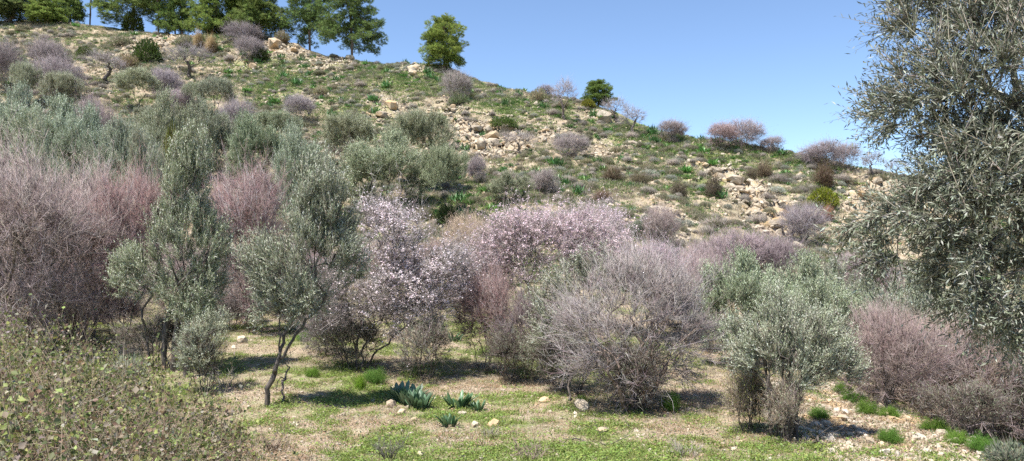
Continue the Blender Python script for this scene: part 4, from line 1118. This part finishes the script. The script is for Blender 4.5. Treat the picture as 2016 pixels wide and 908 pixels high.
def branch_thing(seed, pts, r, label, name='fallen_branch', up=False):
    rng = R_(seed); P = np.array(pts, float); b = P[0].copy()
    sk = grow(rng, [P - b], (P - b)[rng.integers(1, len(P), 16)] + rng.normal(size=(16, 3)) * np.array([.25, .2, .18]) + np.array([0, 0, .12]), step=.12, tip=.004, stem_r=r)
    o = link(bpy.data.objects.new(name, skeleton_mesh(name, sk, M_BARKD, rng))); o.location = b; tag(o, label, 'branch')
def px_line(Y, uv):
    return [P3(u, v, Y) for u, v in uv]
def ground_line(uv, lift):
    out = []
    for (u, v), l_ in zip(uv, lift):
        x, y = hit(u, v); out.append((x, y, hz(x, y) + l_))
    return out
branch_thing(511, ground_line([(218, 692), (195, 684), (165, 672), (132, 660)], [.02, .1, .22, .35]), .035, 'dark fallen branch lying on bare earth above the brambles')
branch_thing(512, ground_line([(555, 800), (560, 792), (566, 786), (572, 780)], [0, .35, .6, .85]), .028, 'dead snapped-over stem right beside the forked olive trunk', 'dead_stem')
branch_thing(513, ground_line([(1120, 790), (1122, 785), (1120, 780), (1125, 776)], [0, .4, .8, 1.2]), .03, 'pale dead stem standing by the wispy olive', 'dead_stem')
branch_thing(514, ground_line([(1580, 880), (1605, 878), (1635, 895)], [.03, .08, .02]), .018, 'thin dead branch on the ground right of the silvery olive')
branch_thing(515, ground_line([(1110, 868), (1160, 880), (1200, 880)], [.03, .05, .02]), .012, 'thin stick lying in the grass below the pale boulder')

# ------------------------------------------------------------------ stones
SG = 'pale stones lying in the grass'
def stone(u, v, wpx, label, group=None, seed=0, tint=(1, 1, 1), big=False, xy=None, size=None, name='stone', cat='stone', sink=.3):
    rng = R_(7000 + seed)
    x, y = xy if xy else hit(u, v)
    s = size if size else wpx / F * y / 2
    me = (BIGROCK if big else ROCKM)[rng.integers(4 if big else 8)]
    o = link(bpy.data.objects.new(name, me)); o.location = (x, y, hz(x, y) + s * (.6 - sink) * .6)
    o.rotation_euler = (rng.normal() * .25, rng.normal() * .25, rng.random() * 6.28)
    o.scale = (s, s * (.7 + .4 * rng.random()), s * (.7 + .5 * rng.random())); o.color = (*tint, 1)
    tag(o, label, cat, group); return o
WH = (1.25, 1.3, 1.35)
special = [(826, 900, 22, 'white squarish stone at the bottom edge below the squills', WH), (971, 840, 32, 'orange-stained stone right of the small lone squill', (1.15, .95, .75)),
           (934, 842, 26, 'pale curved stone between the small lone squill and the orange stone', (1.1, 1.1, 1.1)), (909, 820, 20, 'white stone just under the dark green squill', WH),
           (771, 803, 30, 'flat pinkish stone left of the biggest squill clump', (1, .92, .85)), (790, 817, 22, 'rounded stone in front of the biggest squill clump', (1, .95, .9)),
           (814, 830, 20, 'flat white stone below the biggest squill clump', WH), (1146, 808, 40, 'large pale boulder in the grass in front of the big bare bush', (.98, .96, .94)),
           (1071, 793, 26, 'flat white slab left of the large pale boulder', WH), (1185, 852, 30, 'flat buried stone below the large pale boulder', (.95, .9, .85)),
           (1445, 888, 15, 'bright white round stone left of the silvery olive, right of two', WH), (1425, 889, 11, 'bright white round stone left of the silvery olive, left of two', WH),
           (190, 714, 30, 'flat grey stone above the brambles', (.9, .92, .95)), (477, 676, 34, 'long pale stone on bare earth between the front olives', (1.1, 1.1, 1.1)),
           (1423, 699, 20, 'rounded boulder at the head of the bare path, right of two', (1, .95, .9)), (1401, 694, 18, 'rounded boulder at the head of the bare path, left of two', (1, .95, .9))]
for i, (u, v, wp, lab, tn) in enumerate(special):
    stone(u, v, wp, lab, None, i, tn, wp >= 20)
for i, (u, v, wp) in enumerate([(809, 857, 14), (736, 793, 18), (712, 792, 12), (654, 823, 12), (666, 832, 11), (594, 775, 15), (679, 900, 12), (599, 903, 12), (556, 872, 14), (757, 888, 18), (857, 787, 14), (739, 823, 10), (862, 868, 10), (947, 905, 14),
                                (1131, 817, 13), (1116, 813, 10), (1101, 803, 11), (1168, 800, 11), (1305, 863, 11), (1398, 872, 11), (1405, 862, 9), (1175, 881, 14), (1341, 805, 12), (1355, 807, 11), (87, 697, 16), (115, 695, 18), (230, 678, 20), (477, 640, 18), (462, 687, 14),
                                (990, 770, 10), (1010, 790, 9), (640, 880, 9), (700, 850, 9), (880, 895, 10), (1090, 850, 9), (1240, 870, 9), (1290, 835, 9), (1030, 830, 8), (560, 905, 14), (910, 870, 9), (1150, 900, 11), (500, 660, 12), (520, 650, 12), (870, 815, 9), (1375, 830, 10), (1360, 850, 9), (930, 705, 12), (905, 700, 10), (690, 905, 10)]):
    stone(u, v, wp, 'small pale stone ' + ('on the bare earth between and behind the front olives' if v < 715 else 'in the grass below the forked olive' if u < 700 else 'in the grass around the squill clumps' if u < 1020 else 'in the grass in front of the big bare bush' if u < 1290 else 'on the bare path left of the silvery olive'), SG, 50 + i, (1.12, 1.1, 1.1))
rng = R_(77)
n = 0
while n < 260:
    x, y = rng.uniform(4.6, 8.0), rng.uniform(10.6, 17.5)
    if x > 7.75 + .25 * math.sin(y) or x < 4.6 + (y - 11) * .14: continue
    sz = .04 + .09 * rng.random() ** 2.0
    where = 'at the ditch edge by the fennel row' if x > 7.1 else 'beside the silvery olive stems' if x < 5.3 and y < 14 else 'at the upper head of the stony bed' if y > 15 else 'low in the stony bed near the bottom edge' if y < 12.3 else 'in the middle of the stony bed'
    stone(0, 0, 0, ('larger' if sz > .075 else 'small') + ' grey-white stone ' + where, 'stones of the stony bed', 200 + n, (1.08, 1.1, 1.15), xy=(x, y), size=sz)
    n += 1
# outcrop rocks on the slope
RG = 'limestone rocks of the slope outcrops'
def hill_points(seed, n, dens, ymin=34):
    rng = R_(seed); X, Yv = np.zeros(0), np.zeros(0)
    while len(X) < n:
        y = rng.uniform(ymin, 100, 6000); u = rng.uniform(-60, 2080, 6000); x = (u - CX) / F * y
        k = (rng.random(6000) < dens(x, y) * y / 100) & (y < crest_y(u) + 1.0)
        X = np.r_[X, x[k]]; Yv = np.r_[Yv, y[k]]
    return X[:n], Yv[:n], rng
LM = [(hit(u, v), t) for u, v, t in [(874, 150, 'near the lone rounded pine'), (1178, 222, 'near the small pine on the falling crest'), (955, 285, 'by the pale rock face in mid slope'), (1450, 375, 'by the right-hand rock face'), (640, 95, 'below the right end of the pine row'),
    (400, 95, 'near the two golden grass tufts'), (268, 222, 'near the leaning olive of the upper left slope'), (757, 405, 'near the large rounded olive'), (1005, 395, 'near the olive bush above the pink almond'), (1440, 305, 'below the pair of bushes on the crest'),
    (1620, 410, 'near the bright yellow-green bush'), (100, 100, 'in the upper left corner of the slope'), (588, 235, 'near the round grey bare shrub'), (1205, 350, 'on the grassy bench above the pale pink almond'), (1322, 285, 'below the round bush on the crest'), (1750, 400, 'behind the overhanging olive boughs'), (720, 190, 'on the open green slope below the last tall pines'), (1000, 225, 'on the crest between the two single pines'), (1300, 440, 'by the long boulder above the small dark olive bush'), (1640, 340, 'below the broad crest thicket')]]
def near_what(x, y):
    return min(LM, key=lambda q: (q[0][0] - x) ** 2 + .5 * (q[0][1] - y) ** 2)[1]
X, Yv, rng = hill_points(81, 290, lambda x, y: np.clip(mask(x, y, ROCKS) - .45, 0, 1))
for i in range(len(X)):
    s = .16 + .62 * rng.random() ** 2.4
    t = (.92, .9, .88) if rng.random() < .7 else (1.0, .88, .72)
    stone(0, 0, 0, ('big ' if s > .5 else '') + 'limestone rock ' + near_what(X[i], Yv[i]), RG, 600 + i, t, s > .35, (X[i], Yv[i]), s, 'rock', 'rock', .62)
for i, (u, v, wp, lab, t) in enumerate([(1098, 316, 30, 'dark-sided boulder on the grassy bench above the pink almond', (.75, .72, .68)), (1190, 236, 34, 'white boulder on the crest beside the bare almond', (1.15, 1.15, 1.15)), (812, 142, 24, 'pale boulder just under the lone pine', (1.05, 1.05, 1.08)),
                                        (540, 98, 34, 'big orange-shadowed boulder below the crest shrubs', (1.1, 1.0, .9)), (1300, 430, 40, 'long boulder above the small dark olive bush', (1.1, 1.05, .98)), (1570, 490, 34, 'white slab below the grey bare almond on the right slope', (1.15, 1.15, 1.12)), (688, 102, 24, 'white rock on the crest below the last tall pine', WH), (560, 220, 12, 'lone white rock below the round grey bare shrub', WH)]):
    stone(u, v, wp, lab, None, 900 + i, t, True, None, None, 'boulder', 'rock', .3)

# ------------------------------------------------------------------ small plants of the slope
def small(proto, name, cat, label, group, x, y, size, rng, tint=(1, 1, 1), hs=1.0):
    pr = PROTO[proto]; me = list(pr['parts'].values())[0][0]
    o = link(bpy.data.objects.new(name, me)); o.location = (x, y, hz(x, y) - .03); o.rotation_euler = (0, 0, rng.random() * 6.28)
    s = size / pr['W']; o.scale = (s, s, s * hs * (.8 + .4 * rng.random())); o.color = (*tint, 1); tag(o, label, cat, group)
X, Yv, rng = hill_points(82, 300, lambda x, y: np.clip(mask(x, y, GREENS) * .9 + .10, 0, 1))
for i in range(len(X)):
    b = .8 + .5 * rng.random()
    small('clump_' + 'abc'[rng.integers(3)], 'leafy_clump', 'plant', 'dark green leafy clump ' + near_what(X[i], Yv[i]), 'green leafy clumps on the slope', X[i], Yv[i], .65 + .75 * rng.random(), rng, (b, b, b))
X, Yv, rng = hill_points(83, 230, lambda x, y: np.clip(.5 + fbm(x * .15, y * .15 + 50, 2), .05, 1))
for i in range(len(X)):
    k = rng.random()
    pr, lab, tn = (('grey_shrub', 'low grey twiggy shrub on the stony slope', (1, .97, .97)) if k < .6 else ('olive_shrub', 'low olive-brown shrub on the stony slope', (1.1, 1.05, 1)) if k < .85 else ('sage_shrub', 'low pale sage-coloured shrub on the stony slope', (1, 1, 1)))
    b = .8 + .45 * rng.random()
    small(pr, 'low_shrub', 'shrub', lab.replace(' on the stony slope', ' ' + near_what(X[i], Yv[i])), {'grey_shrub': 'grey twiggy shrubs of the slope', 'olive_shrub': 'olive-brown shrubs of the slope', 'sage_shrub': 'sage shrubs of the slope'}[pr], X[i], Yv[i], .7 + 1.1 * rng.random() ** 1.5, rng, tuple(b * q for q in tn), .8)

# ------------------------------------------------------------------ growth nobody could count
def blades(name, seed, n, h, wdt, c, spread, tilt=.5, c2=None, mt=None):
    rng = R_(seed); g = Geo()
    B = rng.normal(size=(n, 3)) * np.array([spread, spread, 0])
    d = unit(rdir(rng, n) * tilt + np.array([0, 0, 1.0])); d[:, 2] = np.abs(d[:, 2])
    cc = vary(rng, c, n, .2, .06)
    if c2 is not None:
        k = rng.random(n) < .35; cc[k] = vary(rng, c2, int(k.sum()), .2, .05)
    leaves(g, B, d, rdir(rng, n), h * (.5 + .8 * rng.random(n)), wdt, cc, .2, .4)
    o = bpy.data.objects.new(name, g.mesh(name, mt or M_LEAF)); return o
def flat_leaves(name, seed, n, s, c, spread):
    rng = R_(seed); g = Geo()
    B = np.c_[rng.normal(size=(n, 2)) * spread, .01 + .03 * rng.random(n)]
    d = unit(rdir(rng, n) * np.array([1, 1, .35]) + np.array([0, 0, .15]))
    leaves(g, B, d, unit(rdir(rng, n) * .5 + np.array([0, 0, 1.0])), s * (.6 + .7 * rng.random(n)), s * .55, vary(rng, c, n, .22, .06), .15)
    return bpy.data.objects.new(name, g.mesh(name, M_LEAF))
def scatter(name, label, protos, X, Yv, scl, seed, tilt=.0, lift=0.0):
    rng = R_(seed); n = len(X)
    Z = height(X, Yv) + lift
    col = bpy.data.collections.new(name + '_pieces')
    for i, p in enumerate(protos):
        p.name = '%s_piece_%d' % (name, i); col.objects.link(p)
    me = bpy.data.meshes.new(name); me.vertices.add(n); me.vertices.foreach_set('co', np.c_[X, Yv, Z].astype(np.float32).ravel())
    for nm, ty, key, val in (('rot', 'FLOAT_VECTOR', 'vector', np.c_[rng.normal(size=(n, 2)) * tilt, rng.random(n) * 6.283].astype(np.float32).ravel()),
                             ('scl', 'FLOAT', 'value', (scl * np.ones(n)).astype(np.float32)), ('pick', 'INT', 'value', rng.integers(0, len(protos), n).astype(np.int32))):
        a = me.attributes.new(nm, ty, 'POINT'); a.data.foreach_set(key, val)
    o = link(bpy.data.objects.new(name, me)); tag(o, label, name.replace('_', ' '), kind='stuff')
    ng = bpy.data.node_groups.new(name + '_scatter', 'GeometryNodeTree')
    ng.interface.new_socket('Geometry', in_out='INPUT', socket_type='NodeSocketGeometry'); ng.interface.new_socket('Geometry', in_out='OUTPUT', socket_type='NodeSocketGeometry')
    nd, lk = ng.nodes, ng.links
    gi, go = nd.new('NodeGroupInput'), nd.new('NodeGroupOutput')
    ci = nd.new('GeometryNodeCollectionInfo'); ci.inputs['Collection'].default_value = col; ci.inputs['Separate Children'].default_value = True; ci.inputs['Reset Children'].default_value = True
    ip = nd.new('GeometryNodeInstanceOnPoints'); ip.inputs['Pick Instance'].default_value = True
    def na(nm, ty):
        q = nd.new('GeometryNodeInputNamedAttribute'); q.data_type = ty; q.inputs[0].default_value = nm; return q.outputs[0]
    lk.new(gi.outputs[0], ip.inputs['Points']); lk.new(ci.outputs[0], ip.inputs['Instance'])
    lk.new(na('pick', 'INT'), ip.inputs['Instance Index']); lk.new(na('rot', 'FLOAT_VECTOR'), ip.inputs['Rotation']); lk.new(na('scl', 'FLOAT'), ip.inputs['Scale'])
    lk.new(ip.outputs[0], go.inputs[0])
    md = o.modifiers.new('scatter', 'NODES'); md.node_group = ng
    return o
def near_points(seed, n, dens, y0=9.0, y1=32.0):
    rng = R_(seed); X, Yv = np.zeros(0), np.zeros(0)
    while len(X) < n:
        y = rng.uniform(y0, y1, 20000); x = rng.uniform(-.8, .8, 20000) * y
        k = rng.random(20000) < dens(x, y); X = np.r_[X, x[k]]; Yv = np.r_[Yv, y[k]]
    return X[:n], Yv[:n], rng
gd = lambda x, y: np.clip((green_mask(x, y) - .47 + 1.0 * fbm(x * 1.9, y * 1.9, 4)) * 2.2, .03, 1) * np.clip(18 / y, .45, 1.2) * .75
X, Yv, rng = near_points(91, 56000, gd)
scatter('grass', 'short bright green grass and herbs on the valley floor',
        [blades('g', 910 + i, 14, .05, .009, (.215, .275, .065), .06, .8, (.33, .33, .13)) for i in range(2)] + [flat_leaves('g', 915 + i, 12, .03, (.215, .285, .065), .075) for i in range(3)],
        X, Yv, .5 + .7 * rng.random(len(X)) + 1.1 * rng.random(len(X)) ** 8, 1)
X, Yv, rng = near_points(92, 30000, lambda x, y: np.clip(.75 - green_mask(x, y), .06, 1) * np.clip(16 / y, .2, 1))
scatter('dry_litter', 'straw-coloured stalks and dead leaves on bare soil',
        [blades('l', 920, 10, .08, .006, (.36, .29, .19), .07, 2.5, (.25, .16, .10)), flat_leaves('l', 921, 12, .035, (.32, .22, .14), .08), flat_leaves('l', 922, 10, .03, (.42, .36, .27), .08)], X, Yv, .6 + .8 * rng.random(len(X)), 2)
def pebble(i):
    o = bpy.data.objects.new('p', ROCKM[i]); return o
X, Yv, rng = near_points(93, 13000, lambda x, y: (.25 + .5 * fbm(x * .7, y * .7 + 3, 3)) * (y < 24) + .9 * ((x > 4.4 + (y - 11) * .14) & (x < 7.9) & (y < 18)))
Xb, Yb = rng.uniform(4.5, 7.9, 9000), rng.uniform(10, 17.6, 9000); kb = (Xb > 4.5 + (Yb - 11) * .14 + .5 * fbm(Xb * .9, Yb * .9, 2)); X, Yv = np.r_[X, Xb[kb]], np.r_[Yv, Yb[kb]]
scatter('gravel', 'small stones and pebbles strewn over the valley floor and stony bed', [pebble(i) for i in range(6)], X, Yv, .014 + .05 * rng.random(len(X)) ** 2.6, 3, .3)
X, Yv, rng = hill_points(94, 20000, lambda x, y: np.clip(mask(x, y, ROCKS) * 1.3 + .08 + .35 * fbm(x * .3, y * .3, 2), .02, 1))
scatter('rubble', 'loose pale limestone rubble scattered down the slope', [pebble(i) for i in range(8)], X, Yv, .05 + .24 * rng.random(len(X)) ** 2.4, 4, .4)
X, Yv, rng = hill_points(95, 28000, lambda x, y: np.clip(.55 + .9 * fbm(x * .2 + 9, y * .2, 3) - 1.1 * mask(x, y, ROCKS), .01, 1), 30)
scatter('dry_grass', 'tufts of dry straw-coloured and grey growth covering the slope',
        [blades('d', 950, 26, .24, .018, (.43, .37, .24), .10, .8, (.36, .31, .24)), blades('d', 951, 26, .2, .02, (.35, .29, .225), .12, 1.2, (.45, .40, .28)), blades('d', 952, 30, .26, .018, (.30, .255, .215), .12, 1.2, (.25, .24, .15))], X, Yv, .6 + .9 * rng.random(len(X)), 5)
X, Yv, rng = hill_points(96, 32000, lambda x, y: np.clip(mask(x, y, GREENS) * .8 + .2 + .9 * fbm(x * .3, y * .3 + 33, 4) - .7 * mask(x, y, ROCKS), .015, 1), 30)
scatter('green_herbs', 'low green herbs growing between rocks all over the slope',
        [blades('h', 960, 20, .2, .035, (.13, .23, .06), .10, 1.2, (.20, .27, .09)), flat_leaves('h', 961, 26, .13, (.19, .27, .08), .16), blades('h', 962, 18, .24, .03, (.17, .20, .075), .12, .9, (.11, .16, .05))], X, Yv, .5 + .8 * rng.random(len(X)), 6)
X, Yv, rng = hill_points(97, 6000, lambda x, y: np.clip(.4 + 1.2 * fbm(x * .2 + 21, y * .2, 3) - .5 * mask(x, y, ROCKS), .03, 1), 32)
def piece(nm):
    return bpy.data.objects.new('s', list(PROTO[nm]['parts'].values())[0][0])
scatter('low_scrub', 'low grey and olive scrub too dense to count between the larger shrubs', [piece(q) for q in ('grey_shrub', 'olive_shrub', 'olive_shrub', 'sage_shrub', 'clump_b', 'clump_a', 'clump_c')], X, Yv, .32 + .5 * rng.random(len(X)) ** 1.6, 7)
tot = sum(len(m.polygons) * (len(m.polygons[0].vertices) - 2) for m in bpy.data.meshes if len(m.polygons))
print('TRIS', tot, 'OBJECTS', len(bpy.data.objects))
